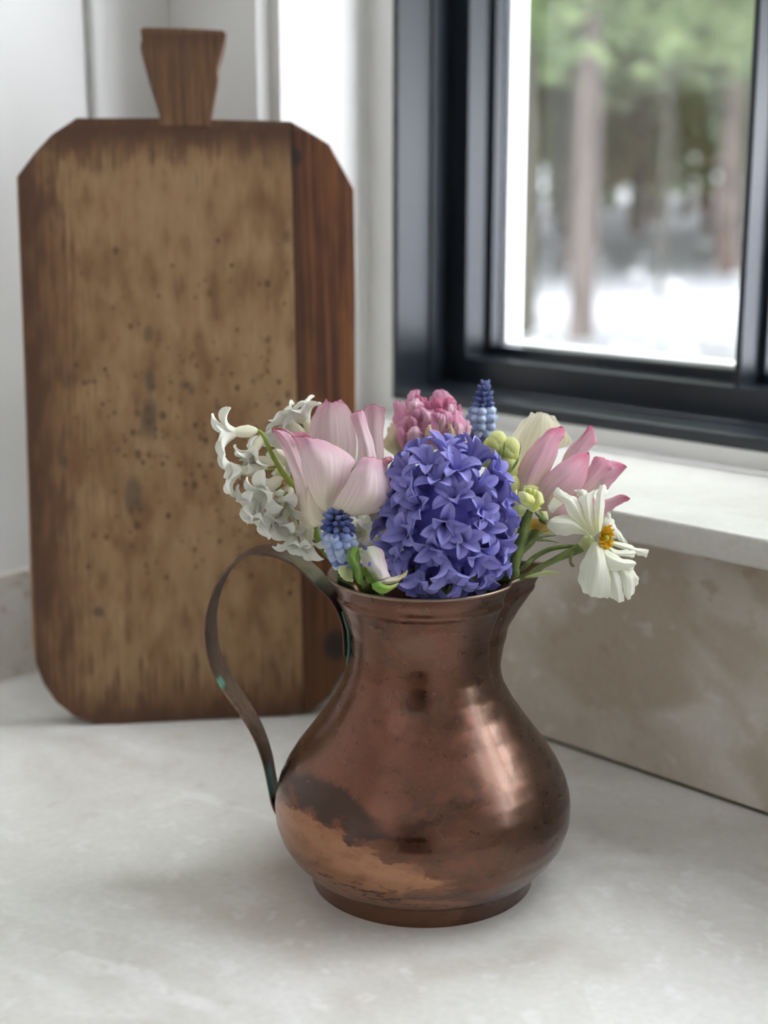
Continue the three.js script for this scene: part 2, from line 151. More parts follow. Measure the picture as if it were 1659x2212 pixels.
const CURLED = [
  ['leaf', [[[-37.8,196.3,48.3], [-34.7,197.6,52.1], [-30.9,196.3,48.3]], [[-38.9,191.8,52.4], [-36.3,194.2,59], [-32.3,191.2,54.6]], [[-36.5,187.4,55.5], [-34,189.5,62.2], [-30.5,186.2,56.8]], [[-34.9,183.3,58.4], [-33.1,185,63.2], [-30.5,182.5,58.6]], [[-33.1,181.3,59.9], [-32.2,181.4,62], [-31.1,181,60]]]],
  ['petal_bud', [[[-42.5,187.6,50.3], [-39.4,189.7,56], [-36.5,188.1,52.2]], [[-43.1,185.8,52.8], [-39.6,187.6,60.6], [-35.9,185.7,54.8]], [[-41.9,182.9,53.4], [-38.7,184.7,61.2], [-35.3,182.8,55.5]], [[-39.8,181.1,53.8], [-37.6,181.6,57.8], [-35.3,180.5,54]]]],
  ['petal', [[[-33.6,196.5,50.3], [-29.9,198,54.1], [-25.8,198.5,52.9]], [[-32.6,193.8,53], [-27.5,195.3,58.8], [-21.4,196.6,54.4]], [[-30.8,189.4,55], [-25.8,191.5,61.7], [-20.2,192.8,57.3]], [[-28.2,186.2,56.8], [-22.8,188.6,64.4], [-18.1,187.6,59.5]], [[-24.6,183.3,61.5], [-21.6,185.5,66.2], [-17,185.6,61]]]],
  ['leaf', [[[-31.2,187,50.4], [-28.2,187.2,52.4], [-24.3,186.3,54.7]], [[-30.6,184,53.2], [-27.6,184.5,56.1], [-24.2,184.5,58.2]], [[-29.4,181.1,56.9], [-27,181.3,58.9], [-24.6,181.6,60.9]]]],
  ['petal_lip', [[[-24.3,183.5,63.5], [-22.8,183.8,66.5], [-21.7,182.7,65.8]], [[-20.2,185,62.2], [-18.7,184.9,67.3], [-17.6,182.9,65.7]], [[-16.1,185.3,60], [-14.6,185.2,65.2], [-13.7,183.5,63.5]], [[-12.5,186.2,58.8], [-11.4,186.1,61.9], [-10.8,185.3,61.1]], [[-9.8,187.7,56.4], [-9.1,187.4,57.5], [-9.3,186.2,57.8]]]],
  ['petal_green', [[[-26.9,181.9,61.9], [-26.6,181.3,64], [-26.4,179.6,62.4]], [[-23.7,184.2,66.4], [-23.1,182.9,71.9], [-22.8,178.3,65.8]], [[-19.3,183.2,67.7], [-19,182.3,72], [-19,178.5,65.7]], [[-15.8,183.2,65.6], [-15.5,182.6,67.8], [-15.8,180.1,63.3]], [[-13.7,183.7,63.5], [-13.6,183.3,63.6], [-13.7,182.6,62.7]]]],
];
const DOUBLE_TULIP = [
  ['petal', [[[1.8,229.9,-55.8], [8.2,230.3,-53.8], [14.7,229.9,-55.8]], [[2.7,246.6,-60.6], [10.3,246.3,-56.5], [18.6,244.6,-59.1]], [[4.4,253.6,-63.2], [11.7,253.6,-60.2], [19.5,251.2,-61.7]], [[7.1,257.2,-65.1], [10.9,258.4,-64.4], [15.7,256.5,-63.9]]]],
  ['petal', [[[-7.7,230.3,-53.8], [-4.3,230.6,-51.8], [-0.9,230.3,-53.8]], [[-9.4,243.7,-56.9], [-5.2,245.4,-54.2], [-0.9,244.7,-56.1]], [[-9.2,251.9,-59.8], [-5.2,253.2,-57], [-0.4,252.1,-58.8]], [[-6.8,257.2,-62], [-3.4,258.8,-60.3], [-0.4,257.8,-61.1]]]],
  ['petal', [[[-11.2,226.4,-50.9], [-7.8,226.8,-48.9], [-4.3,226.4,-50.9]], [[-15.9,238.8,-54.7], [-10.4,239.6,-49.8], [-4.4,239.3,-51.8]], [[-16.1,247,-57.6], [-12.1,249.2,-55.1], [-8.2,248.2,-55.9]], [[-15.5,251.9,-59.8], [-12.9,252.7,-58.9], [-9.9,251.6,-58.7]]]],
  ['petal', [[[18,244.2,-56], [20.1,245,-54.1], [22.3,245.1,-56.2]], [[18.4,247.6,-56.8], [20.5,248.7,-55], [22.4,247.6,-56.8]], [[19.3,250.1,-57.3], [20.5,250.9,-56.5], [21.9,249.3,-57.1]]]],
  ['petal_deep', [[[-4.4,247.6,-53.7], [-1,247.9,-51.7], [5,248.1,-53.8]], [[-3.9,253.1,-54.9], [-0.6,253.8,-53], [4.2,251.8,-54.6]], [[-3.9,256.2,-56.7], [-2.2,256.8,-55.8], [0.8,254.6,-56.3]]]],
  ['petal_deep', [[[4.2,245.4,-54.2], [9.2,245,-51], [14.5,244.6,-54]], [[5.1,250,-55.2], [9.7,251.3,-52.5], [14.9,249.2,-55.1]], [[8.1,252.3,-56.8], [10.6,252.7,-55.9], [13.7,251.1,-56.5]]]],
  ['petal_cream', [[[-13.4,222.6,-48], [-10.4,223.2,-45], [-6.9,222.6,-48]], [[-21.5,228.5,-51.4], [-16.4,232,-44], [-10.4,231.7,-45.9]], [[-19.8,236.7,-54.3], [-15.9,238.1,-48.4], [-11.3,236.5,-48.1]], [[-17.2,240.5,-55.1], [-15.5,241.4,-53.3], [-13.8,240,-53]]]],
  ['petal', [[[10,227.5,-45], [16.2,228.2,-41], [22,228.2,-46.2]], [[12.5,241.8,-47.2], [18.3,240.8,-42.9], [24.5,237.7,-48.3]], [[13.5,247.9,-51.7], [18,247.2,-48.4], [23,244.3,-52.9]], [[14.4,250.1,-54.3], [17.8,250,-52.2], [20.4,246.4,-53.4]]]],
  ['petal', [[[-11.3,227.5,-45], [-7.9,228,-42], [-2.8,227.5,-45]], [[-13.8,239.8,-48.8], [-9.6,240.6,-43.9], [-5.3,239.1,-47.6]], [[-10,245.4,-51.1], [-7,246.2,-49.2], [-4.4,243.8,-50.8]]]],
  ['petal_pale', [[[20.9,230.1,-49.7], [22.9,230.5,-47.7], [25.1,231.8,-50.1]], [[21.7,238.5,-51.6], [24.5,238.3,-47.4], [26.9,237.5,-52.4]], [[22.2,242.5,-53.5], [24.7,243.2,-51.6], [26.5,240.8,-53.1]]]],
  ['petal', [[[-4.5,227.9,-43], [3.9,228.6,-39.1], [13.3,227.9,-43]], [[-2.9,240.6,-43.9], [5.4,241.6,-37.9], [13.7,239.8,-43.7]], [[-1.1,247.3,-47.5], [5.5,247.9,-43.5], [12.5,245.2,-47]], [[1.5,249.5,-50], [5.3,249.6,-49], [8.7,246.6,-49.3]]]],
  ['petal_pale', [[[-6.2,232.4,-42], [-3.8,232.9,-39], [-0.7,233.2,-42.2]], [[-7.1,239.8,-43.7], [-3.8,241.1,-40.9], [-0.7,239.8,-43.7]], [[-7.9,243.3,-45.5], [-4.6,245.7,-44], [-2,244.6,-45.8]]]],
  ['petal_cream', [[[0.8,236.7,-36.8], [3.6,237.2,-33.9], [7.9,237.5,-37]], [[2,240.4,-37.7], [3.4,241.1,-34.7], [5.4,240,-37.6]], [[3.1,242.4,-38.1], [3.4,242.7,-37.2], [3.7,242.4,-38.1]]]],
  ['petal_cream', [[[14.4,233.7,-39.2], [16.4,234,-37.2], [18.2,234.1,-39.3]], [[13.9,239,-40.4], [15.7,239.4,-38.5], [17.7,238.2,-40.3]], [[13.5,243.1,-41.4], [14.2,242.9,-41.3], [14.8,242.3,-41.2]]]],
  ['petal_pale', [[[-6.2,245.6,-48.3], [-4,245.9,-46.4], [-1.7,245.6,-48.3]], [[-8,250.6,-49], [-4.3,251.8,-44.1], [-0.4,250.2,-48.9]], [[-7.1,252.5,-48.9], [-4.4,254.4,-47.3], [-1.7,252.5,-48.9]]]],
  ['petal', [[[-6.6,238,-42.3], [-4.5,238.3,-40.3], [-2.4,238,-42.3]], [[-8.6,243,-42.9], [-5.2,244.3,-38.1], [-1.6,242.6,-42.8]], [[-8.2,244.8,-42.8], [-5.7,246.9,-41.2], [-3.2,244.9,-42.8]]]],
  ['petal_pale', [[[11.5,242.4,-49.8], [13.6,242.7,-47.9], [15.8,242.4,-49.8]], [[10.7,248.6,-50.7], [14.2,249.7,-45.9], [18,248.1,-50.6]], [[12.6,252.2,-51], [15,253.2,-49.2], [17.7,251.3,-50.9]]]],
  ['petal_pale', [[[7.4,237.9,-41.8], [9.3,238.2,-39.9], [11.4,237.9,-41.8]], [[7,243.7,-42.7], [10.1,244.9,-37.8], [13.6,243.3,-42.6]], [[8.8,247.2,-42.9], [11.1,248.1,-41.1], [13.5,246.7,-42.8]]]],
  ['petal_deep', [[[7.8,241.7,-46.4], [10.5,242,-44.4], [13.3,241.7,-46.4]], [[5.5,246.8,-47], [9.9,248,-42.2], [14.7,246.4,-46.9]], [[6.4,249.8,-47.2], [9.5,250.7,-45.3], [12.8,249.5,-47.1]]]],
  ['petal_deep', [[[12.2,245.2,-50.4], [13.9,245.6,-48.4], [15.9,245.2,-50.4]], [[11,251.5,-51.3], [13.9,252.6,-46.4], [17.2,251,-51.2]], [[12,254.1,-51.3], [14,256.1,-49.8], [16.3,255,-51.5]]]],
  ['petal_deep', [[[6.7,244.9,-49.6], [9.6,245.2,-47.6], [12.6,244.9,-49.6]], [[4.1,251.1,-50.5], [8.8,252.3,-45.6], [13.9,250.7,-50.4]], [[4.9,253.6,-50.5], [8.2,255.8,-49], [11.7,254.3,-50.7]]]],
  ['petal', [[[3.9,232.1,-36.4], [5.7,232.4,-34.4], [7.6,232.1,-36.4]], [[3.1,236.8,-37], [6.1,238.1,-32.1], [9.4,236.4,-36.9]], [[4.6,239.6,-37.1], [6.8,240.5,-35.3], [9,238.3,-36.8]]]],
  ['petal_pale', [[[-4.4,246.6,-52.7], [-2.2,246.9,-50.7], [0.1,246.6,-52.7]], [[-6.4,251.5,-53.3], [-2.7,252.7,-48.4], [1.1,251.1,-53.2]], [[-5.7,254.6,-53.5], [-3.1,255.2,-51.6], [-0.5,254.1,-53.4]]]],
  ['petal_pale', [[[16.3,231.2,-42.7], [18.5,231.6,-40.8], [20.9,231.2,-42.7]], [[15.4,238.2,-43.8], [19,239.4,-39], [23.1,237.8,-43.7]], [[17.2,241.3,-44], [19.8,243.4,-42.4], [22.6,240.9,-43.9]]]],
  ['petal_deep', [[[-4.8,242.8,-47.8], [-2.3,243.1,-45.8], [0.3,242.8,-47.8]], [[-6.8,247.8,-48.4], [-2.6,249,-43.6], [1.7,247.4,-48.3]], [[-5.8,250.7,-48.6], [-2.9,251.6,-46.7], [0.2,249.7,-48.3]]]],
  ['petal', [[[-2,240.2,-45.8], [-0.1,240.5,-43.8], [1.8,240.2,-45.8]], [[-3.9,247.2,-46.9], [-0.8,248.4,-42], [2.5,246.8,-46.8]], [[-3.5,251.3,-47.3], [-1.4,252.5,-45.5], [0.9,250.2,-47.1]]]],
  ['petal', [[[4.4,229.5,-36.7], [6.8,229.8,-34.7], [9.5,229.5,-36.7]], [[2.3,235.4,-37.5], [6.3,236.7,-32.7], [10.7,235,-37.4]], [[3.2,238.9,-37.8], [6.1,239.9,-36], [9.1,238.2,-37.6]]]],
  ['petal', [[[9.6,239.3,-44.6], [12.5,239.7,-42.6], [15.7,239.3,-44.6]], [[7.4,245.1,-45.4], [12.2,246.3,-40.5], [17.5,244.7,-45.3]], [[8.7,248.3,-45.6], [12.1,249.5,-43.8], [15.8,248,-45.5]]]],
  ['petal', [[[6.6,240,-42.8], [8.6,240.3,-40.8], [10.7,240,-42.8]], [[4.7,245.1,-43.5], [7.9,246.3,-38.6], [11.5,244.7,-43.4]], [[5.2,247,-43.4], [7.5,249,-41.8], [10,247.6,-43.5]]]],
  ['petal', [[[-6.1,241.3,-45], [-3.3,241.7,-43], [-0.3,241.3,-45]], [[-7.9,246.7,-45.7], [-3.2,247.9,-40.9], [1.8,246.3,-45.6]], [[-6.3,249.3,-45.8], [-3,250.9,-44.1], [0.5,250,-46]]]],
  ['petal_pale', [[[-7.8,230.2,-38], [-4.9,230.5,-36], [-2,230.2,-38]], [[-9.4,237.1,-39], [-4.7,238.3,-34.2], [0.3,236.7,-38.9]], [[-7.6,239.8,-39.1], [-4.3,242.2,-37.6], [-0.8,240.3,-39.2]]]],
  ['petal_pale', [[[6.8,233.1,-42.3], [8.8,233.5,-40.3], [11,233.1,-42.3]], [[4.5,240,-43.4], [7.8,241.3,-38.5], [11.5,239.6,-43.3]], [[4.6,242.5,-43.4], [7,245.2,-42], [9.6,243,-43.5]]]],
  ['petal', [[[-11.9,229.1,-40.8], [-10,229.4,-38.8], [-8,229.1,-40.8]], [[-14.1,236.1,-41.9], [-10.9,237.3,-37], [-7.7,235.7,-41.8]], [[-14.1,239.1,-42], [-11.8,241.3,-40.5], [-9.6,239.5,-42.1]]]],
  ['petal_pale', [[[1,238.9,-43.1], [3.2,239.2,-41.2], [5.5,238.9,-43.1]], [[-1.3,245.5,-44.1], [2.4,246.7,-39.3], [6.3,245,-44]], [[-0.9,249.2,-44.5], [1.7,250.4,-42.7], [4.4,248.1,-44.2]]]],
];
const LT_STEM = [[-49.4,204.4,17.7], [-45.8,195.9,13.5], [-43.7,187.1,13.5]];
const RT_STEM = [[65.9,194.8,-20.1], [61.2,189.2,-20.8], [52.4,177.8,-20.3]];
const WF_STEM = [[87.2,190.7,8.5], [83.8,188.2,9.1], [78.7,185.4,8.7], [69.2,180.8,8.8], [58,175.3,10], [51.9,171.9,11.8]];
const WF_STEM2 = [[79.1,186.1,5.5], [73.2,186.1,5.5], [63.8,184.3,5.9], [55.9,179.9,6.9], [50.5,175.7,9.9]];
const WF_BRACT = [[76.2,184.8,10.9], [74.8,182.9,12.4], [74.7,180.2,14], [75.6,178.4,14.4], [76.8,177.9,14.6]];
const ST_STEM = [[52.9,207,13], [51,199.8,13.6], [49.3,193.5,15.1], [47.1,185.2,17], [45.6,178.5,18.5], [45.2,173.8,18.6]];
const ST_BRANCH = [[48.2,186.8,16.6], [51.5,189.5,17], [54.8,192,17.5], [57.1,193.2,17.2], [61,194.3,17], [66.1,194.6,16.9]];
const ST_BRANCH2 = [[56.5,192.8,17.3], [57.6,194.8,16.9], [59.7,196.2,15.5], [62.6,196.8,15.4]];
const ST_BRANCH3 = [[56.8,192.3,17.4], [60.2,192.3,17.4], [64.5,191.6,16.5], [67.9,190.8,16.7]];
const LEAF_TIP = [[50.9,172.5,15.8], [56.4,174.1,17.5], [61.8,175.9,19.1], [66.8,176,20.1], [71.6,174.3,20.5]];
const WH_STEM = [[-85.6,246.7,4], [-83.3,245.5,4.2], [-81.6,243.1,4.8], [-79.6,238.1,4.9], [-75.8,230.4,5.6], [-72,224.2,6], [-66.1,215.8,4.9], [-56.9,197.2,7.1], [-51.4,185.6,11.8]];
const MU_AXIS = [[-44.3,211.6,39.7], [-43,202.7,41.7], [-42.1,194.2,42.6], [-42.5,186.1,42.4]];
const MB_AXIS = [[35.6,258.9,-68.6], [34.2,248.6,-67.2], [32.9,238.9,-65], [31.1,232.1,-63.5], [29.8,224.6,-60.7]];
const HANDLE = [[39.3,125.9], [42.9,142.5], [47.8,155.1], [53.3,162.0], [60.7,169.3], [69.4,175.7], [80.1,179.1], [92.0,178.1], [103.0,170.5], [111.0,157.9], [115.3,142.9], [115.7,128.5], [113.2,114.9], [106.8,102.0], [98.3,89.7], [91.0,76.7], [86.1,62.1], [83.5,47.3], [82.6,35.0], [81.3,21.3]];
const BOARD = [[3.0,417.6], [59.0,418.0], [94.5,417.2], [148.5,416.3], [162.5,408.5], [175.2,400.6], [182.6,386.7], [191.6,369.8], [191.3,309.0], [189.6,211.9], [186.5,113.7], [183.8,47.5], [178.8,31.0], [167.5,13.2], [154.0,2.8], [135.8,-0.1], [70.6,-0.3], [19.1,-1.2], [1.6,0.3], [-12.5,6.5], [-24.2,16.8], [-32.5,30.2], [-37.3,45.0], [-39.2,62.9], [-38.0,216.4], [-38.0,310.8], [-38.3,377.9], [-25.5,394.3], [-13.7,406.7]];
const BOARD_HANDLE = [[57.9,412.1], [59.0,419.2], [56.0,431.3], [51.5,447.7], [47.3,465.0], [48.4,470.6], [47.7,476.8], [49.9,478.3], [78.0,478.1], [103.7,477.2], [105.9,474.7], [105.1,470.1], [102.7,461.3], [99.5,451.3], [100.0,444.5], [97.1,431.0], [94.2,417.6], [93.4,411.3]];
const WHITE_FLORETS = [[[-85.6,246.5,4],[-94.5,246.2,7.2],1], [[-76.4,227.1,8.5],[-93.6,227.5,12.5],1], [[-82.7,243.9,2.6],[-85.6,238.3,5.9],0.8], [[-76.6,229.5,4.8],[-83.5,231.2,5.5],0.85], [[-73.4,223,9.4],[-78.3,219.5,15.3],0.95], [[-71.8,219.6,10.2],[-85.2,211.5,16.1],0.95], [[-70,215.5,9.1],[-78.6,204.8,15.6],1], [[-68.4,212.7,5.6],[-72,202.4,12],0.9], [[-66.1,205.2,7.3],[-67.4,193,14.2],0.8], [[-58.7,199.6,8.6],[-59.3,191.1,14.6],0.8], [[-76.1,235.3,0.4],[-74.1,232.3,-3],0.8], [[-72.4,227.4,0.2],[-74.9,223.2,-0.9],0.8], [[-68.5,218,2.3],[-69.8,213.2,7.5],0.9]];
const WHITE_FLORETS_REAR = [[[-59.6,233.8,-23.9],[-69.8,245,-26.4],1], [[-56.2,236,-26.4],[-62.4,246,-28.7],1], [[-71.4,225.3,-26],[-78.1,234,-28],0.9], [[-66.3,220.2,-28.9],[-71.7,226.3,-30.3],0.8], [[-29.9,190.6,-14],[-31.6,195,-10.9],0.8], [[-25.5,187.6,-11.3],[-28.5,189,-7.5],0.8], [[-53.6,186.2,-17.1],[-56,189.4,-11.7],0.8]];
const STAMEN_C = [89.7,194.2,18];
const FALLEN = [[-28.7,198.7,58], [-27.2,193.2,63.4], [-32.2,192.1,61.6], [-38.4,189.6,61.1]];


// ---------------------------------------------------------------- the room
const dark0 = std({ color: 0x1a1a1c, roughness: 0.4, metalness: 0.6 });
const paint = std({ color: new THREE.Color().setRGB(0.80, 0.795, 0.77), roughness: 0.45 });
const floorMat = std({ color: new THREE.Color().setRGB(0.42, 0.33, 0.24), roughness: 0.45, map: texture(256, 256, (u, v) => { const g = 0.9 + 0.18 * fbm(u * 40, v * 3); return [g, g * 0.98, g * 0.95]; }, { repeat: [1, 1] }) });
const T = 0.25, YS = 0.1795, YC = 1.55, YF = -0.9;
struct('floor', box(-0.6, 4, YF - 0.1, YF, -0.25, 4), floorMat);
struct('ceiling', box(-0.6, 4, YC, YC + 0.15, -0.25, 4), paint);
struct('wall_back', box(-0.6, 4, YF, YC, 3.6, 3.85), paint);
struct('wall_right', box(3.4, 3.65, YF, YC, 0, 3.6), paint);
// window wall: stepped reveal at the left of the opening, plain sides elsewhere
const X0 = 0.1088, X1 = 1.75, YTOP = 1.36;
{
  const s = new THREE.Shape(); [[-0.45, 0], [0.0896, 0], [0.0896, 0.0136], [0.1003, 0.0136], [0.0800, 0.125], [X0, 0.125], [X0, T], [-0.45, T]].forEach(([x, z], i) => (i ? s.lineTo(x, z) : s.moveTo(x, z)));
  const left = new THREE.ExtrudeGeometry(s, { depth: YC - 0.1618, bevelEnabled: false }); left.rotateX(-Math.PI / 2); left.translate(0, 0.1618, 0); uvBox(left);
  const parts = [left, box(-0.45, 3.4, YF, 0.1618, -T, -0.012).toNonIndexed(), box(X1, 3.4, 0.1618, YC, -T, 0).toNonIndexed(), box(X0, X1, YTOP, YC, -T, 0).toNonIndexed(), box(X0, X1, 0.1618, 0.1930, -T, -0.125).toNonIndexed()];
  parts.forEach((g) => { for (const k of Object.keys(g.attributes)) if (!['position', 'normal', 'uv'].includes(k)) g.deleteAttribute(k); });
  struct('wall_front', mergeGeometries(parts), paint);
}
// left wall, a little out of square, opened further along for the added door
const LEFT = new THREE.Group(); const LT = THREE.MathUtils.degToRad(5.13); const LP = [-0.0190, 0, 0];
const onLeft = (m) => { m.position.set(...LP); m.rotation.y = LT; return m; };
{
  const c = 1.9, d = 3.4;
  const parts = [box(-T, 0, YF, YC, -0.3, c), box(-T, 0, YF, YC, d, 3.75), box(-T, 0, YTOP, YC, c, d)];
  onLeft(struct('wall_left', mergeGeometries(parts), paint));
  onLeft(struct('trim_1', softBox(0, 0.008, 0.082, YC, 0.0915, 0.45, 0.001), paint, 'flat white casing board on the left wall'));
  onLeft(struct('trim_2', softBox(0, 0.013, 0.082, YC, 0.0750, 0.0870, 0.003), paint, 'narrow raised white moulding beside the casing board'));
}

{ // unseen dark cupboard, added to darken what the copper mirrors
  const walnut = std({ roughness: 0.5, map: texture(128, 512, (u, v) => { const n = fbm(u * 18, v * 2, 4), c = mix3(rgb(66, 44, 30), rgb(44, 29, 20), sm(-0.25, 0.3, n)); return c; }) });
  const t = thing('added_dark_cupboard', 'unseen dark cupboard added opposite the window to darken the copper reflection', 'cupboard', [2.55, YF, 2.95]);
  mesh('carcass', softBox(-0.55, 0.80, 0, 2.25, -0.25, 0.60, 0.004), walnut, t);
  for (const k of [0, 1]) { const d = mesh('door', softBox(-0.535 + k * 0.67, 0.115 + k * 0.67, 0.08, 2.22, -0.275, -0.252, 0.003), walnut, t); mesh('handle', softBox(0.06 + k * 0.08, 0.075 + k * 0.08, 0.95, 1.15, -0.295, -0.277, 0.003), dark0, d); }
}

// ---------------------------------------------------------------- stone
const stoneTex = (seed, a, b, v, w) => texture(640, 640, (u, t) => {   // soft clouds, smoky veins and fine wisps running one way
  const x = u * 6, y = t * 6, wx = fbm(x * 0.6 + seed, y * 0.6, 1) * 1.5, wy = fbm(x * 0.6, y * 0.6 + seed, 5) * 1.5, d = x * 0.45 + y * 0.9, q = x * 0.9 - y * 0.45;
  const cloud = fbm(d * 0.9 + wx, q * 0.35 + wy, seed), vein = fbm(d * 1.1 + wx * 1.2, q * 0.22 + wy * 0.6, seed + 3, 3), wisp = fbm(d * 3.2 + wx * 2, q * 0.5 + wy, seed + 9, 3), fleck = fbm(x * 9, y * 9, seed + 2, 3);
  let c = mix3(a, b, sm(-0.3, 0.4, cloud)); c = mix3(c, v, 0.6 * sm(0.08, 0.45, vein)); c = mix3(c, w, 0.6 * sm(0.12, 0.45, wisp) * sm(0.2, -0.2, vein)); c = mix3(c, v, 0.55 * sm(0.14, 0.45, fleck) * sm(-0.2, 0.3, cloud)); c = mix3(c, w, 0.5 * sm(0.16, 0.4, -fleck) * sm(0.25, -0.2, cloud));
  const k = 1 + 0.035 * fbm(x * 30, y * 30, seed, 2); return [c[0] * k, c[1] * k, c[2] * k];
}, { repeat: [1.35, 1.35] });
const stone = std({ map: stoneTex(2.3, rgb(228, 227, 222), rgb(214, 212, 205), rgb(200, 193, 181), rgb(242, 242, 240)), roughness: 0.38 });
const stoneSill = std({ map: stoneTex(5.1, rgb(212, 211, 205), rgb(202, 200, 193), rgb(196, 190, 180), rgb(220, 219, 215)), roughness: 0.38 });  // worktop stone in a darker copy, offsetting the strong sky light on the sill
const stoneWall = std({ map: stoneTex(11.7, rgb(220, 215, 206), rgb(204, 197, 186), rgb(166, 147, 122), rgb(226, 223, 218)), roughness: 0.32 });
tag(mesh('worktop', (() => { const s = new THREE.Shape(); [[-0.02, 0], [3.38, 0], [3.38, -0.66], [0.85, -0.66], [0.85, -2.2], [0.181, -2.2]].forEach(([x, y], i) => (i ? s.lineTo(x, y) : s.moveTo(x, y)));
  const g = new THREE.ExtrudeGeometry(s, { depth: 0.028, bevelEnabled: true, bevelThickness: 0.001, bevelSize: 0.001, bevelSegments: 2 }); g.rotateX(-Math.PI / 2); g.translate(0, -0.029, 0); return uvBox(g); })(), stone), 'pale veined stone worktop in the corner under the window', 'worktop');
struct('wall_backsplash', box(-0.02, 3.38, 0.0024, 0.1618, -0.012, 0), stoneWall, 'taupe veined stone backsplash under the sill');
struct('trim_3', box(-0.02, 3.38, 0, 0.0024, -0.012, -0.0012), std({ color: 0x6d6350, roughness: 0.9 }), 'dark joint between worktop and backsplash');
onLeft(struct('trim_4', softBox(0, 0.018, 0, 0.082, 0.0, 2.0, 0.002), stoneWall, 'low stone upstand along the left wall'));
struct('window_sill', softBox(0.0795, X1 + 0.03, 0.1618, YS, -0.1255, 0.040, 0.002), stoneSill, 'deep pale stone sill projecting over the backsplash');

struct('trim_5', softBox(0.0797, X1 + 0.02, YS, YS + 0.0016, -0.1255, -0.1120, 0.0005), paint, 'slim white bead along the back of the sill');

// ---------------------------------------------------------------- windows
const dark = new THREE.MeshPhysicalMaterial({ color: new THREE.Color().setRGB(0.014, 0.019, 0.026), roughness: 0.27, specularIntensity: 1 });
const white = std({ color: new THREE.Color().setRGB(0.82, 0.83, 0.84), roughness: 0.5 });
const glass = new THREE.MeshPhysicalMaterial({ color: 0xffffff, transmission: 1, thickness: 0, roughness: 0, ior: 1.5 });
function ring(x0, x1, y0, y1, ix0, ix1, iy0, iy1, z0, z1) {   // a rectangular frame, outer and inner size
  return mergeGeometries([softBox(x0, ix0, y0, y1, z0, z1, 0.0012), softBox(ix1, x1, y0, y1, z0, z1, 0.0012), softBox(ix0 - 0.002, ix1 + 0.002, y0, iy0, z0, z1, 0.0012), softBox(ix0 - 0.002, ix1 + 0.002, iy1, y1, z0, z1, 0.0012)]);
}
const zA = -0.125, zB = -0.164, zC = -0.185, zD = -0.212, zG = -0.216;
{
  const w = new THREE.Group(); w.name = 'window_1'; w.userData.kind = 'structure'; w.userData.label = 'dark framed window with narrow bars looking onto snowy woods'; scene.add(w);
  const Y0 = 0.1930, XA = 0.1141, XB = 0.1167, XC = 0.1371, XD = 0.1421, XR = X1, dR = (x) => XR - (x - X0), dT = (y) => YTOP - (y - Y0);
  mesh('outer_frame', ring(X0, XR, Y0, YTOP, XA, dR(XA), 0.2023, dT(0.2023), -T, zA), dark, w);
  mesh('stop', ring(XA - 0.001, dR(XA) + 0.001, 0.2015, dT(0.2015), XB, dR(XB), 0.2044, dT(0.2044), -T, zB), dark, w);
  mesh('sash', ring(XB - 0.001, dR(XB) + 0.001, 0.2036, dT(0.2036), XC, dR(XC), 0.2257, dT(0.2257), -0.232, zC), dark, w);
  mesh('exterior_frame', ring(XB - 0.001, dR(XB) + 0.001, 0.2036, dT(0.2036), XD, dR(XD), 0.2353, dT(0.2353), -T - 0.004, -0.2325), white, w);
  const bar = 0.0050, n = 6, second = 0.3982 + bar, rest = (dR(XC) - second - (n - 2) * bar) / (n - 1), edges = [XC], ends = [0.3982];
  for (let i = 1; i < n; i++) { edges.push(second + (i - 1) * (rest + bar)); ends.push(edges[i] + rest); }
  const yb = 0.2257, yt = dT(0.2257), ym = 0.74;
  for (let i = 0; i < n - 1; i++) mesh('glazing_bar', softBox(ends[i] - 0.0001, edges[i + 1] + 0.0001, yb - 0.002, yt + 0.002, -0.236, zC - 0.0005, 0.0012), dark, w);
  for (let i = 0; i < n; i++) mesh('glazing_bar', softBox(edges[i] - 0.002, ends[i] + 0.002, ym, ym + 0.022, -0.236, zC - 0.0005, 0.0012), dark, w);
  for (let i = 0; i < n; i++) for (const [a, b] of [[yb, ym], [ym + 0.022, yt]]) {
    mesh('glazing_bead', ring(edges[i] - 0.001, ends[i] + 0.001, a - 0.001, b + 0.001, edges[i] + 0.0050, ends[i] - 0.0004, a + 0.0085, b - 0.004, -0.222, zD), dark, w);
    mesh('pane', box(edges[i] + 0.0006, ends[i] - 0.0001, a + 0.0006, b - 0.0006, zG - 0.0035, zG - 0.0034), glass, w);
  }
}
{ // unseen glazed door, added in the left wall to let in fill daylight
  const d = new THREE.Group(); d.name = 'door_1'; d.userData.kind = 'structure'; d.userData.label = 'unseen glazed door added in the left wall for fill daylight'; scene.add(d); onLeft(d);
  mesh('door_frame', ring(-3.4, -1.9, YF, YTOP, -3.3, -2.0, YF + 0.25, YTOP - 0.1, -0.2, -0.12).rotateY(Math.PI / 2), dark, d);
  mesh('pane', box(-0.161, -0.160, YF + 0.25, YTOP - 0.1, 2.0, 3.3), glass, d);
}

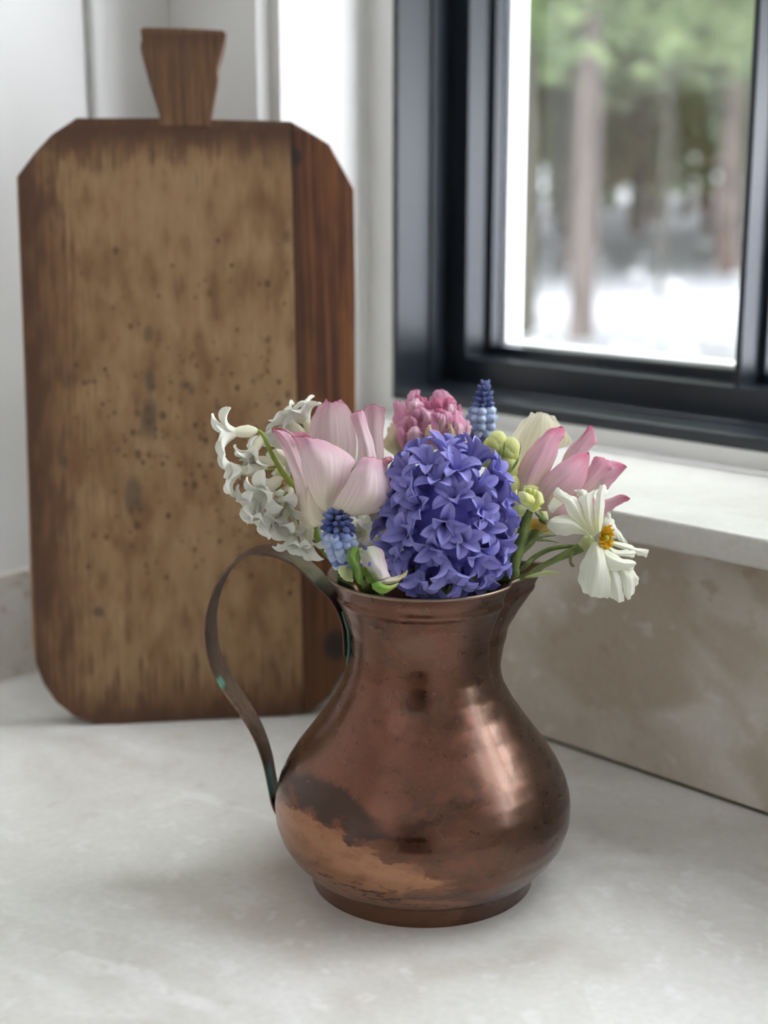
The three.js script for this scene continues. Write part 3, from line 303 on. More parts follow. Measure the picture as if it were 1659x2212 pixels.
// ---------------------------------------------------------------- outside: snow and woods
const YG = -1.9, CAM = [0.948, 0.719];
const snow = std({ color: new THREE.Color().setRGB(0.64, 0.64, 0.70), roughness: 0.9 });
{
  const g = new THREE.PlaneGeometry(160, 130, 160, 130); g.rotateX(-Math.PI / 2); g.translate(-20, YG, -67);
  const p = g.attributes.position; for (let i = 0; i < p.count; i++) { const x = p.getX(i), z = p.getZ(i), far = Math.max(0, -z - 26); p.setY(i, YG + 0.30 * fbm(x * 0.16, z * 0.16, 3) * sm(-4, -14, z) + far * 0.05); }
  g.computeVertexNormals(); struct('ground', g, snow, 'trodden old snow on the forest floor outside');
}
const sunlitWhite = std({ color: new THREE.Color().setRGB(0.9, 0.9, 0.92), roughness: 0.85 });  // whitened to imitate sunlight on the snow
{ // whiter snow lumps standing in for sunlit patches on the forest floor
  const r = rng(19), shapes = [0, 1, 2].map((k) => { const g = new THREE.SphereGeometry(1, 14, 9); const p = g.attributes.position; for (let i = 0; i < p.count; i++) { const n = 1 + 0.35 * P3.noise(p.getX(i) * 1.7 + k * 5, p.getY(i) * 1.7, p.getZ(i) * 1.7); p.setXYZ(i, p.getX(i) * n, Math.max(-0.2, p.getY(i)) * 0.75 * n, p.getZ(i) * n); } g.computeVertexNormals(); return g; });
  for (let i = 0; i < 70; i++) {
    const d = 19 + 26 * Math.pow(r(), 1.3), a = THREE.MathUtils.degToRad(29.5 + 10.5 * r()), x = CAM[0] - Math.sin(a) * d, z = CAM[1] - Math.cos(a) * d, s = d * (0.003 + 0.0045 * r() * r());
    const m = tag(mesh('sunlit_clump', shapes[i % 3], sunlitWhite), (s > 0.16 ? 'broad bright mound' : s > 0.11 ? 'middling bright clump' : 'small bright lump') + ' of whitened snow standing in for a sunlit patch', 'snow', 'sunlit patch clumps outside'); m.position.set(x, YG + Math.max(0, -z - 26) * 0.05 + s * 0.3 + 0.02, z); m.scale.set(s, s, s); m.rotation.y = r() * 6;
  }
}
const bark = [[0.26, 0.21, 0.19], [0.22, 0.205, 0.165], [0.28, 0.215, 0.19]].map((c, k) => std({ color: new THREE.Color().setRGB(...c), roughness: 0.95, map: texture(64, 256, (u, v) => { const n = 0.85 + 0.5 * fbm(u * 10, v * 10, k); return [n, n, n]; }) }));
const needles = [[0.23, 0.31, 0.15], [0.27, 0.34, 0.16], [0.26, 0.30, 0.18], [0.34, 0.28, 0.16]].map((c) => petalMat({ color: new THREE.Color().setRGB(...c), transmission: 0.35 }));
function crown(seed, h0, H, R, N, q) {   // sprays of needles on drooping boughs
  const r = rng(seed), pos = [], v = V(0, 0, 0);
  for (let i = 0; i < N; i++) {
    const t = r(), h = lerp(h0, H, t), rad = R * (1 - 0.75 * t) * Math.sqrt(r()), a = Math.floor(r() * 9) * 0.698 + (r() - 0.5) * 0.5 + Math.floor(t * 12) * 0.4, y = h - rad * 0.25 + (r() - 0.5) * 0.25, cx = Math.cos(a) * rad, cz = Math.sin(a) * rad;
    for (let k = 0; k < 3; k++) { v.set(r() - 0.5, (r() - 0.5) * 0.5, r() - 0.5).multiplyScalar(q * 2); pos.push(cx + v.x, y + v.y, cz + v.z); }
  }
  const g = new THREE.BufferGeometry(); g.setAttribute('position', new THREE.Float32BufferAttribute(pos, 3)); g.computeVertexNormals(); g.setAttribute('uv', new THREE.Float32BufferAttribute(new Float32Array(pos.length / 3 * 2), 2)); return g;
}
const crowns = [crown(1, 1.9, 12, 2.6, 5200, 0.26), crown(2, 2.6, 15, 3.0, 5600, 0.30), crown(3, 4.8, 17, 3.4, 5200, 0.32), crown(4, 1.2, 6, 1.7, 2600, 0.20), crown(5, 6.5, 17, 4.6, 7600, 0.40)];
const trunks = [0, 1, 2].map((k) => tube([[0, -300, 0], [30 * k, 3000, 40], [-40, 8000, 20 * k], [20, 16000, 0]], [200, 160, 110, 20], { seg: 14, sides: 10 }));
function tree(dir, dist, { s = 1, girth = 1, crownK = 0, tint = 0, barkK = 0, lean = 0, label, name = 'pine_tree' }) {
  // dir: bearing in degrees from straight out of the window (to the left positive)
  const a = THREE.MathUtils.degToRad(dir), x = CAM[0] - Math.sin(a) * dist, z = CAM[1] - Math.cos(a) * dist;
  label ??= ['narrow', 'spreading', 'high-crowned', 'low bushy', 'added tall broad'][crownK] + ' ' + ['deep green', 'yellow-green', 'grey-green', 'rusty'][tint] + ' conifer with ' + ['grey-brown', 'olive', 'reddish'][barkK] + ' bark in the blurred woods';
  const t = thing(name, label, 'tree', [x, YG + Math.max(0, -z - 26) * 0.05 - 0.1, z], dist * 1.7, 'trees in the snowy woods outside');
  const tr = mesh('trunk', trunks[barkK % 3], bark[barkK % 3], t); tr.scale.set(girth * s, s, girth * s); tr.rotation.z = 0;
  t.rotation.set(0, dist * 1.7, 0);
  if (lean) { const q = new THREE.Quaternion().setFromAxisAngle(V(0.6, 0, -0.8), lean); t.quaternion.premultiply(q); }
  if (crownK >= 0) { const c = mesh('boughs', crowns[crownK], needles[tint], t); c.scale.setScalar(s); c.userData.kind = 'stuff'; }
  return t;
}
const TREES = [
  // bearing, distance, options
  [39.5, 22.5, { girth: 0.80, crownK: 2, barkK: 1, label: 'slim olive-barked pine trunk near the left of the window view' }],
  [37.3, 21.9, { girth: 1.02, crownK: 2, barkK: 0, tint: 1, lean: 0.045, label: 'stout leaning pine trunk rising in the middle of the pane' }],
  [31.7, 36.0, { girth: 1.5, crownK: 2, barkK: 2, tint: 2, label: 'thick reddish pine trunk next to the glazing bar' }],
  [34.3, 24.7, { girth: 0.28, s: 0.8, crownK: -1, barkK: 1, label: 'thin bare sapling trunk standing alone in the snow', name: 'sapling' }],
];
const r0 = rng(77);
for (let i = 0; i < 46; i++) {
  const d = 38 + 50 * Math.pow(r0(), 0.8), b = 25 + 18 * r0();
  TREES.push([b, d, { s: 0.8 + 0.5 * r0(), girth: 0.7 + 0.5 * r0(), crownK: [0, 1, 2, 3, 0, 1][Math.floor(r0() * 6)], barkK: Math.floor(r0() * 3), tint: Math.floor(r0() * 4) }]);
}
for (let i = 0; i < 150; i++) { // tall pines added to shade the snow; some stand unseen beside the view
  const near = i < 16, b = near ? (i % 2 ? 9 + 14 * r0() : 48 + 28 * r0()) : i < 130 ? 6 + 72 * r0() : -60 + 66 * r0(), d = near ? 9.5 + 6 * r0() : i < 130 ? (b > 27 && b < 44 ? 30 : 17) + 42 * Math.pow(r0(), 0.8) : 32 + 40 * r0();
  TREES.push([b, d, { s: 0.85 + 0.3 * r0(), girth: 0.9 + 0.4 * r0(), crownK: 4, barkK: Math.floor(r0() * 3), tint: Math.floor(r0() * 3) }]);
}
for (const [b, d, o] of TREES) tree(b, d, o);

// ---------------------------------------------------------------- chopping board leaning in the corner
{
  const W0 = -37, W1 = 192, H1 = 410, JOINT = 148.5;
  const stain = (x, y, cx, cy, rx, ry, n) => sm(1, 0.35, Math.hypot((x - cx) / rx, (y - cy) / ry) + n * 0.9);
  const spots = []; { const r = rng(9); for (let i = 0; i < 260; i++) spots.push([lerp(-18, 144, Math.pow(r(), 0.7)), lerp(70, 340, 0.5 + 0.5 * (r() + r() - 1)), 0.6 + 1.7 * r() * r(), 0.25 + 0.65 * r()]); }
  const cells = []; for (const q of spots) for (let k = Math.floor((q[1] - 4) / 10); k <= Math.floor((q[1] + 4) / 10); k++) (cells[k] ??= []).push(q);
  const marks = [[47, 272, 5, 9, 0.45], [47, 241, 5, 13, 0.6], [45, 213, 8, 18, 0.55], [33, 162, 7, 16, 0.45], [38, 152, 6, 8, 0.35], [-13, 185, 5, 6, 0.6], [6, 80, 5, 5, 0.6], [143, 338, 4, 6, 0.4], [70, 236, 4, 5, 0.35], [75, 232, 3, 4, 0.4], [112, 130, 4, 3, 0.3]];
  const boardTex = texture(640, 1100, (u, v) => {
    const x = lerp(W0, W1, u), y = lerp(0, H1, v), n1 = fbm(x * 0.02, y * 0.012, 1), n2 = fbm(x * 0.09, y * 0.035, 2), streak = fbm(x * 0.55, y * 0.008, 3), fine = fbm(x * 1.6, y * 0.05, 4, 2);
    let c = mix3(rgb(150, 119, 84), rgb(129, 96, 63), sm(-0.3, 0.4, n1 + n2 * 0.6));
    c = mix3(c, rgb(98, 66, 40), 0.42 * sm(0.0, 0.45, n2 + streak * 0.5 - 0.05)); c = mix3(c, rgb(166, 140, 108), 0.35 * sm(0.05, 0.4, -n2 + fine * 0.4));
    // grease and wear soaked in along the rim, with a ragged outline
    const rim = Math.min((x - W0) * 0.75, y * 0.8, (H1 - y) * 1.2 + (x < 20 ? -4 : 0)), e = sm(34, 2, rim + 34 * n2 + 22 * streak + 10 * fine);
    c = mix3(c, rgb(82, 50, 28), 0.8 * e); c = mix3(c, rgb(60, 36, 22), 0.5 * sm(16, 0, rim + 16 * n2));
    c = mix3(c, rgb(98, 64, 38), 0.2 * sm(0.02, 0.4, fbm(x * 0.035, y * 0.03, 17)));
    for (const [sx, sy, rx, ry, a] of marks) { const d = stain(x, y, sx, sy, rx, ry, n2); if (d > 0) c = mix3(c, rgb(68, 60, 48), a * d); }
    for (const [sx, sy, r, a] of cells[Math.floor(y / 10)] ?? []) { const q = (x - sx) ** 2 + ((y - sy) * 0.75) ** 2; if (q < r * r * 2) c = mix3(c, rgb(74, 48, 30), a * sm(r * r * 2, r * r * 0.4, q)); }
    const f = 1 + 0.10 * fine + 0.06 * streak; return [c[0] * f, c[1] * f, c[2] * f];
  });
  const plankTex = texture(200, 1100, (u, v) => {
    const x = lerp(JOINT, W1, u), y = lerp(0, H1, v), s = fbm(x * 0.35, y * 0.006, 8), f = fbm(x * 1.4, y * 0.04, 9, 2), n = fbm(x * 0.05, y * 0.02, 5);
    let c = mix3(rgb(112, 66, 30), rgb(70, 36, 16), sm(-0.25, 0.3, s + 0.5 * n)); c = mix3(c, rgb(128, 84, 46), 0.5 * sm(0.05, 0.4, -s + f * 0.5) * sm(0.3, 0.7, u));
    c = mix3(c, rgb(56, 28, 14), 0.6 * sm(0.25, 0, u + 0.15 * n)); c = mix3(c, rgb(92, 60, 34), 0.6 * sm(120, 40, y + 50 * n));
    c = mix3(c, rgb(28, 16, 12), 0.9 * stain(x, y, 171, 49, 13, 16, n)); c = mix3(c, rgb(30, 17, 12), 0.8 * stain(x, y, 151, 392, 6, 10, n));
    const k = 1 + 0.16 * f; return [c[0] * k, c[1] * k, c[2] * k];
  });
  const handleTex = texture(256, 512, (u, v) => { const s = fbm(u * 26, v * 1.2, 6), f = fbm(u * 60, v * 6, 7, 2), k = 1 + 0.14 * f; let c = mix3(rgb(112, 78, 49), rgb(80, 53, 33), sm(-0.2, 0.3, s)); c = mix3(c, rgb(70, 42, 26), 0.6 * sm(0.80, 1, v + 0.1 * s)); return [c[0] * k, c[1] * k, c[2] * k]; });
  const wood = (map) => std({ map, roughness: 0.62, bumpMap: map, bumpScale: 0.0006 });
  const grp = thing('chopping_board', 'large old wooden chopping board with a stub handle leaning in the corner', 'chopping board', [0.1412, 0, 0.2042], 0);
  const lean = THREE.MathUtils.degToRad(9);
  grp.rotation.set(0, THREE.MathUtils.degToRad(52.40), 0); grp.rotateX(-lean);
  const outline = (pts) => { const s = new THREE.Shape(); pts.forEach(([x, y], i) => (i ? s.lineTo(x / 1000, y / 1000) : s.moveTo(x / 1000, y / 1000))); s.closePath(); return s; };
  const slab = (pts, x0, x1, y0, y1, d = 0.02) => {
    const g = new THREE.ExtrudeGeometry(outline(pts), { depth: d - 0.003, bevelEnabled: true, bevelThickness: 0.0015, bevelSize: 0.0012, bevelOffset: -0.0012, bevelSegments: 3 }); g.translate(0, 0.0006, -d + 0.0015);
    const p = g.attributes.position, uv = g.attributes.uv; for (let i = 0; i < p.count; i++) uv.setXY(i, (p.getX(i) * 1000 - x0) / (x1 - x0), (p.getY(i) * 1000 - y0) / (y1 - y0)); return g;
  };
  // smooth the measured outline a little, then cut it at the joint
  const B = BOARD; const clip = (keep) => { const o = []; for (let i = 0; i < B.length; i++) { const a = B[i], b = B[(i + 1) % B.length], ia = keep(a[0]), ib = keep(b[0]); if (ia) o.push(a); if (ia !== ib) { const t = (JOINT - a[0]) / (b[0] - a[0]); o.push([JOINT, a[1] + t * (b[1] - a[1])]); } } return o; };
  tag(mesh('plank', slab(clip((x) => x < JOINT), W0, W1, 0, H1), wood(boardTex), grp), 'wide worn tan plank with dark spots');
  tag(mesh('plank', slab(clip((x) => x >= JOINT), JOINT, W1, 0, H1), wood(plankTex), grp), 'narrow dark red-brown plank down one side');
  tag(mesh('handle', slab(BOARD_HANDLE, 40, 110, 395, 475, 0.0215).translate(0, 0, 0.0008), wood(handleTex), grp), 'flared stub handle');
}

// ---------------------------------------------------------------- copper jug
const JUG = [0.4541, 0, 0.1986], YAW = THREE.MathUtils.degToRad(45.178);
const PROFILE = [[0, 60.3], [2, 60.6], [9, 62.3], [11, 63.0], [12.2, 64.6], [13, 66.6], [20, 72.6], [27, 76.9], [35, 79.3], [43, 79.8], [50, 79.1], [57, 77.0], [65, 73.2], [72, 68.8], [80, 62.9], [90, 55.5], [100, 48.7], [110, 43.3], [120, 39.9], [130, 38.7], [140, 39.3], [150, 42.2], [156.5, 45.0], [158.5, 46.4], [160, 46.6], [161, 46.0], [165, 47.4], [169.6, 50.0]];
const radiusAt = (h) => { let i = 0; while (i < PROFILE.length - 2 && PROFILE[i + 1][0] < h) i++; const [a, ra] = PROFILE[i], [b, rb] = PROFILE[i + 1]; return lerp(ra, rb, clamp((h - a) / (b - a))); };
const SPOUT = Math.PI / 2 + 0.05;   // azimuth from the room side (+z) towards +x
function jugPoint(phi, h, inset = 0) {
  let d = Math.abs(((phi - SPOUT + Math.PI * 3) % (Math.PI * 2)) - Math.PI); const w = 0.46, k = Math.max(0, 1 - d / w);
  const lip = sm(112, 138, h) * 5.5 + sm(136, 170, h) * 9.0, r = radiusAt(h) - inset + lip * k ** 1.35 - 2.2 * sm(110, 128, h) * sm(0.16, 0, Math.abs(d - w)), y = h + 4.2 * k * sm(145, 170, h);
  return [Math.sin(phi) * r / 1000, y / 1000, Math.cos(phi) * r / 1000];
}
const sc = (x) => x * 180 / Math.PI;
{
  const scratches = []; { const r = rng(31); for (let i = 0; i < 46; i++) scratches.push([lerp(-90, 110, r()), lerp(10, 150, r()), (r() - 0.5) * 9, 2 + 7 * r(), 0.25 + 0.5 * r()]); scratches.push([-12, 49, 1.5, 4, 1], [-34, 39.5, -5, 3, 0.9], [36, 30, 1.5, 3, 0.8]); }
  const patina = (u, v) => {
    const f = u * 360 - 180, h = v * 180, n1 = fbm(f * 0.03, h * 0.05, 1), n2 = fbm(f * 0.10, h * 0.15, 2), n3 = fbm(f * 0.5, h * 0.7, 3, 3);
    let c = mix3([0.62, 0.255, 0.16], [0.44, 0.235, 0.165], sm(-0.25, 0.35, n1 + 0.4 * n2)), rough = 0.30 + 0.10 * n2;
    const red = sm(0.05, 0.3, n2 + 0.5 * n1 + 0.35 * sm(40, 10, Math.abs(f + 38)) * sm(45, 60, h) * sm(135, 120, h)); c = mix3(c, [0.74, 0.29, 0.175], 0.7 * red);
    const brown = sm(10, -10, Math.abs(f - 62) - 34 + 30 * n1); c = mix3(c, [0.40, 0.28, 0.20], 0.55 * brown);
    // bare orange copper low on the handle side, with a sharp ragged edge, and a dark band of tarnish above it
    const top = f < -60 ? lerp(46, 57, clamp((f + 95) / 35)) : f < -35 ? lerp(57, 56, (f + 60) / 25) : lerp(56, 38, clamp((f + 35) / 38)), edge = top + 5 * n1 + 8 * n2 + 2.5 * n3 - h, right = lerp(16, 1, clamp((h - 14) / 28));
    const bare = sm(0, 1.8, edge) * sm(5, -3, f - right + 14 * n2 + 4 * n3) * sm(-125, -100, f); c = mix3(c, [1.5, 0.74, 0.42], 0.9 * bare);
    c = mix3(c, [0.95, 0.42, 0.24], 0.6 * bare * sm(-0.05, 0.3, n2 + 0.5 * n3)); rough = lerp(rough, 0.38, bare);
    const smear = sm(1.05, 0.6, Math.hypot((f + 42) / 36, (edge + 9) / 9) + 0.9 * n1 + 0.6 * n2) * (1 - bare); c = mix3(c, [0.20, 0.125, 0.10], 0.85 * smear); rough += 0.04 * smear;
    const soot = sm(1.1, 0.7, Math.hypot((f - 4) / 14, (h - 26) / 5) + n2); c = mix3(c, [0.20, 0.14, 0.12], 0.55 * soot);
    const rub = sm(1.2, 0.6, Math.hypot((f + 6) / 15, (h - 142) / 7) + 0.8 * n2 + 0.5 * n3); c = mix3(c, [0.66, 0.36, 0.25], 0.6 * rub);
    const spot = sm(0.40, 0.5, fbm(f * 0.22, h * 0.28, 12, 3)); c = mix3(c, [0.75, 0.34, 0.22], 0.7 * spot); const dot = sm(0.62, 0.72, fbm(f * 0.5, h * 0.6, 15, 2)); c = mix3(c, [0.16, 0.10, 0.085], 0.7 * dot);
    const crack = sm(0.05, 0.012, Math.abs(fbm(f * 0.05, h * 0.16, 21, 4) + 0.02 * n3)) * bare * sm(12, 20, h) * sm(36, 26, h); c = mix3(c, [0.10, 0.07, 0.06], 0.75 * crack);
    if (h < 13.5) c = mix3(c, [0.44, 0.22, 0.155], 0.6);
    for (const [sx, sy, dx, len, a] of scratches) { const t = (h - sy) / len; if (t > 0 && t < 1) { const q = Math.abs(f - sx - dx * t) ; if (q < 0.5) c = mix3(c, [0.78, 0.62, 0.52], a * 0.6 * (1 - q / 0.5)); } }
    c = c.map((x) => x * 0.27 * (1 + 0.14 * n3)); return [c, rough + 0.05 * n3];
  };
  const toS = (x) => Math.pow(clamp(x), 1 / 2.2);
  const cTex = texture(1000, 560, (u, v) => patina(u, v)[0].map(toS)), rTex = texture(400, 240, (u, v) => { const r = patina(u, v)[1]; return [r, r, r]; }, { srgb: false });
  const bTex = texture(256, 200, (u, v) => { const f = u * 360, h = v * 180, n = 0.5 + 0.5 * fbm(f * 0.06, h * 0.09, 40, 3); return [n, n, n]; }, { srgb: false });
  const copper = new THREE.MeshPhysicalMaterial({ map: cTex, roughnessMap: rTex, roughness: 1, metalness: 1, bumpMap: bTex, bumpScale: 0.0006, clearcoat: 0.35, clearcoatRoughness: 0.14 });
  const jug = thing('copper_jug', 'tarnished copper jug with ribbon handle holding the flowers', 'jug', JUG, YAW);
  const band = (h0, h1, n, inset = 0, flip = false) => { const g = gridGeometry(192, n, (u, v) => jugPoint(flip ? Math.PI - u * Math.PI * 2 : u * Math.PI * 2 - Math.PI, lerp(h0, h1, v), inset), true); const uv = g.attributes.uv; for (let i = 0; i < uv.count; i++) uv.setY(i, lerp(h0, h1, uv.getY(i)) / 180); return g; };
  mesh('body', band(12.6, 169.6, 150), copper, jug);
  const foot = band(0, 12.6, 14); mesh('foot', foot, copper, jug);
  mesh('lining', band(13, 169.6, 70, 1.3, true), copper, jug);
  mesh('base_plate', new THREE.CylinderGeometry(0.0603, 0.0603, 0.0015, 96).translate(0, 0.0135, 0), copper, jug);
  { // rolled lip
    const n = 192, pts = []; for (let i = 0; i <= n; i++) { const [x, y, z] = jugPoint(i / n * Math.PI * 2, 169.6, 0.4); pts.push([x * 1000, y * 1000 + 0.3, z * 1000]); }
    mesh('rim', tube(pts, [0.95, 0.95], { seg: n, sides: 8 }), std({ color: new THREE.Color().setRGB(0.30, 0.22, 0.17), metalness: 1, roughness: 0.42 }), jug);
  }
  // ribbon handle on the side away from the spout
  const az = THREE.MathUtils.degToRad(9), dx = -Math.cos(az), dz = -Math.sin(az), tx = -dz, tz = dx;   // outward, and across the ribbon
  const path = HANDLE.map(([r, h]) => [r, h]);
  path[0][0] = radiusAt(path[0][1]) + 1.4; path[1][0] = radiusAt(path[1][1]) + 1.6; path[2][0] = Math.max(radiusAt(path[2][1]) + 2.2, path[2][0] - 1); for (const k of [path.length - 2, path.length - 1]) path[k][0] = radiusAt(path[k][1]) + (k === path.length - 1 ? 1.0 : 1.6);
  const ribTex = texture(64, 512, (u, v) => {
    const n = fbm(u * 3, v * 26, 5), m = fbm(u * 9, v * 80, 6), green = Math.max(sm(0.012, 0, Math.abs(v - 0.665) - 0.004) * sm(0.45, 0.2, u), sm(0.03, 0, Math.abs(v - 0.885) - 0.014) * sm(0.75, 0.45, u + 0.3 * m), 0.12 * sm(0.02, 0, Math.abs(v - 0.17) - 0.03 + 0.05 * n) * sm(0, 0.3, 0.3 + n));
    let c = mix3([0.19, 0.125, 0.095], [0.135, 0.09, 0.07], sm(-0.2, 0.3, n)); c = mix3(c, [0.30, 0.18, 0.135], 0.6 * sm(0.12, 0, Math.abs(v - 0.75)) * sm(-0.1, 0.3, m + 0.15)); c = mix3(c, [0.12, 0.10, 0.085], 0.85 * sm(0.93, 0.975, v)); c = mix3(c, [0.22, 0.50, 0.42], green); return c.map(toS);
  });
  const nRib = 120, cross = [[-1, -0.5], [-0.9, -1], [0.9, -1], [1, -0.5], [1, 0.5], [0.9, 1], [-0.9, 1], [-1, 0.5], [-1, -0.5]];
  const rib = gridGeometry(8, nRib, (u, v) => {
    const [r, h] = spline(path, v), [r1, h1] = spline(path, Math.min(1, v + 0.006)), [r2, h2] = spline(path, Math.max(0, v - 0.006)), L = Math.hypot(r1 - r2, h1 - h2), nr = -(h1 - h2) / L, nh = (r1 - r2) / L;
    const [s, t] = cross[Math.round(u * 8)], wdt = lerp(11, 8.4, sm(0.55, 1, v)) * (1 - 0.35 * sm(0.94, 1, v)), th = 0.75, rr = r + nr * t * th, hh = h + nh * t * th;
    return [(dx * rr + tx * s * wdt) / 1000, hh / 1000, (dz * rr + tz * s * wdt) / 1000];
  });
  { const uv = rib.attributes.uv; for (let i = 0; i < uv.count; i++) { const k = Math.round(uv.getX(i) * 8); uv.setX(i, 0.5 + 0.5 * cross[k][0]); } }
  mesh('handle', rib, std({ map: ribTex, metalness: 0.85, roughness: 0.42 }), jug);
  const seam = []; for (let i = 0; i <= 12; i++) { const h = lerp(121, 150, i / 12), r = radiusAt(h) + 0.7, a = -Math.PI / 2 + az * -1 + 0.215 + 0.01 * Math.sin(i); seam.push([Math.sin(a) * r, h, Math.cos(a) * r]); }
  tag(mesh('solder_seam', tube(seam, [0.5, 0.75, 0.6, 0.7, 0.5], { seg: 40, sides: 6 }), std({ color: new THREE.Color().setRGB(0.13, 0.30, 0.25), roughness: 0.8 }), jug), 'green verdigris seam beside the handle');
}

// ---------------------------------------------------------------- flowers
const W = (m) => V(m[0] / 1000, m[1] / 1000, m[2] / 1000);
function flower(name, label, category, foot, group) {   // a group standing at the foot of its stem inside the jug
  const c = Math.cos(YAW), s = Math.sin(YAW), [x, y, z] = foot.map((k) => k / 1000);
  const t = thing(name, label, category, [JUG[0] + x * c + z * s, y, JUG[2] - x * s + z * c], YAW, group); t.userData.foot = foot; return t;
}
const stemMat = std({ roughness: 0.55, map: texture(64, 256, (u, v) => { const n = fbm(u * 4, v * 10, 3), c = mix3(rgb(116, 130, 66), rgb(84, 100, 48), sm(-0.3, 0.35, n)); return c; }) });
const limeMat = std({ roughness: 0.5, map: texture(64, 256, (u, v) => mix3(rgb(150, 168, 62), rgb(112, 136, 44), sm(-0.3, 0.35, fbm(u * 4, v * 8, 5)))) });
const leafMat = petalMat({ transmission: 0.2, map: texture(64, 256, (u, v) => mix3(rgb(128, 158, 78), rgb(96, 126, 56), sm(-0.25, 0.3, fbm(u * 12, v * 3, 7)))) });
const toFoot = (pts, foot, m) => [...pts, [m[0], 163, m[1]], [m[0] * 0.75, 125, m[1] * 0.75], [lerp(m[0] * 0.5, foot[0], 0.6), 80, lerp(m[1] * 0.5, foot[2], 0.6)], foot];

// tulip colouring: pale at the base, streaked pink above, crimson only at rim and tip
const tulipTex = (base, mid, top, tipc, seed) => texture(256, 256, (u, v) => {
  const s = fbm(u * 22, v * 1.6, seed, 3), n = fbm(u * 3, v * 3, seed + 4), e = Math.abs(2 * u - 1), w = v + 0.22 * n + 0.16 * s;
  let c = mix3(base, mid, sm(0.08, 0.5, w)); c = mix3(c, top, sm(0.5, 1.0, w)); c = mix3(c, top, 0.35 * sm(0.86, 1, e + 0.06 * n) * sm(0.25, 0.6, v));
  c = mix3(c, tipc, 0.9 * sm(0.93, 0.985, v + 0.06 * n - 0.05 * e)); c = mix3(c, tipc, 0.6 * sm(0.94, 1, e + 0.05 * n) * sm(0.62, 0.95, v)); const k = 1 + 0.11 * s; return [c[0] * k, c[1] * k, c[2] * k];
});
const pinkA = petalMat({ transmission: 0.3, map: tulipTex(rgb(236, 228, 206), rgb(236, 214, 218), rgb(216, 164, 184), rgb(172, 52, 84), 1) });
const pinkPale = petalMat({ transmission: 0.3, map: tulipTex(rgb(238, 232, 206), rgb(238, 226, 208), rgb(236, 216, 208), rgb(230, 200, 200), 11) });
const pinkTip = petalMat({ transmission: 0.2, map: tulipTex(rgb(226, 176, 190), rgb(214, 150, 168), rgb(196, 104, 128), rgb(150, 44, 72), 2) });
const pinkB = petalMat({ transmission: 0.3, map: tulipTex(rgb(226, 208, 190), rgb(222, 178, 192), rgb(208, 118, 148), rgb(142, 40, 74), 3) });
const creamPetal = petalMat({ transmission: 0.4, map: tulipTex(rgb(240, 234, 188), rgb(243, 238, 208), rgb(245, 241, 222), rgb(236, 226, 205), 4) });
const yellowBase = petalMat({ transmission: 0.4, map: tulipTex(rgb(236, 196, 84), rgb(236, 214, 140), rgb(236, 222, 186), rgb(232, 220, 190), 5) });
const doubleA = petalMat({ transmission: 0.3, map: tulipTex(rgb(206, 150, 168), rgb(214, 150, 178), rgb(224, 168, 192), rgb(208, 110, 146), 6) });
const doubleDeep = petalMat({ transmission: 0.25, map: tulipTex(rgb(190, 110, 140), rgb(206, 122, 154), rgb(212, 122, 152), rgb(190, 80, 120), 7) });
const doublePale = petalMat({ transmission: 0.3, map: tulipTex(rgb(216, 180, 184), rgb(226, 186, 200), rgb(230, 196, 208), rgb(224, 172, 190), 8) });
const doubleCream = petalMat({ transmission: 0.3, map: tulipTex(rgb(214, 206, 166), rgb(222, 204, 176), rgb(226, 200, 182), rgb(224, 196, 170), 9) });
const whitePetal = petalMat({ transmission: 0.35, map: texture(256, 256, (u, v) => { const s = fbm(u * 26, v * 2, 3, 3), n = fbm(u * 4, v * 4, 6), c = mix3(rgb(236, 238, 206), rgb(246, 247, 234), sm(0.0, 0.5, v + 0.25 * n)), k = 1 + 0.05 * s; return [c[0] * k, c[1] * k, c[2] * k]; }) });
const limePetal = petalMat({ transmission: 0.35, map: texture(128, 128, (u, v) => { const n = fbm(u * 5, v * 5, 6); return mix3(rgb(214, 222, 118), rgb(238, 240, 176), sm(-0.1, 0.9, v + 0.4 * n)); }) });
const palePetal = petalMat({ transmission: 0.4, map: texture(128, 128, (u, v) => { const n = fbm(u * 5, v * 5, 9), e = Math.abs(2 * u - 1); return mix3(rgb(196, 206, 150), rgb(226, 230, 178), sm(0.4, 1, e + 0.4 * n)); }) });
const curlPetal = petalMat({ transmission: 0.3, map: texture(256, 256, (u, v) => { const n = fbm(u * 4, v * 4, 2), s = fbm(u * 20, v * 2, 4, 2); let c = mix3(rgb(206, 212, 184), rgb(232, 222, 220), sm(0.05, 0.55, v + 0.3 * n)); c = mix3(c, rgb(214, 170, 186), 0.6 * sm(0.78, 0.98, u + 0.12 * n)); c = mix3(c, rgb(120, 150, 70), 0.7 * sm(0.5, 0.85, v + 0.3 * n) * sm(0.45, 0.1, u)); const k = 1 + 0.06 * s; return [c[0] * k, c[1] * k, c[2] * k]; }) });
const curlGreen = petalMat({ transmission: 0.25, map: texture(256, 256, (u, v) => { const n = fbm(u * 4, v * 4, 12); let c = mix3(rgb(126, 168, 70), rgb(176, 190, 96), sm(0.2, 0.8, v + 0.4 * n)); return c; }) });
const curlLip = petalMat({ transmission: 0.25, map: texture(256, 256, (u, v) => { const n = fbm(u * 5, v * 5, 15); let c = mix3(rgb(232, 222, 208), rgb(198, 190, 140), sm(0.25, 0.8, v + 0.4 * n)); return mix3(c, rgb(112, 96, 56), 0.7 * sm(0.15, 0.4, n + 0.3 * sm(0.3, 0, u))); }) });
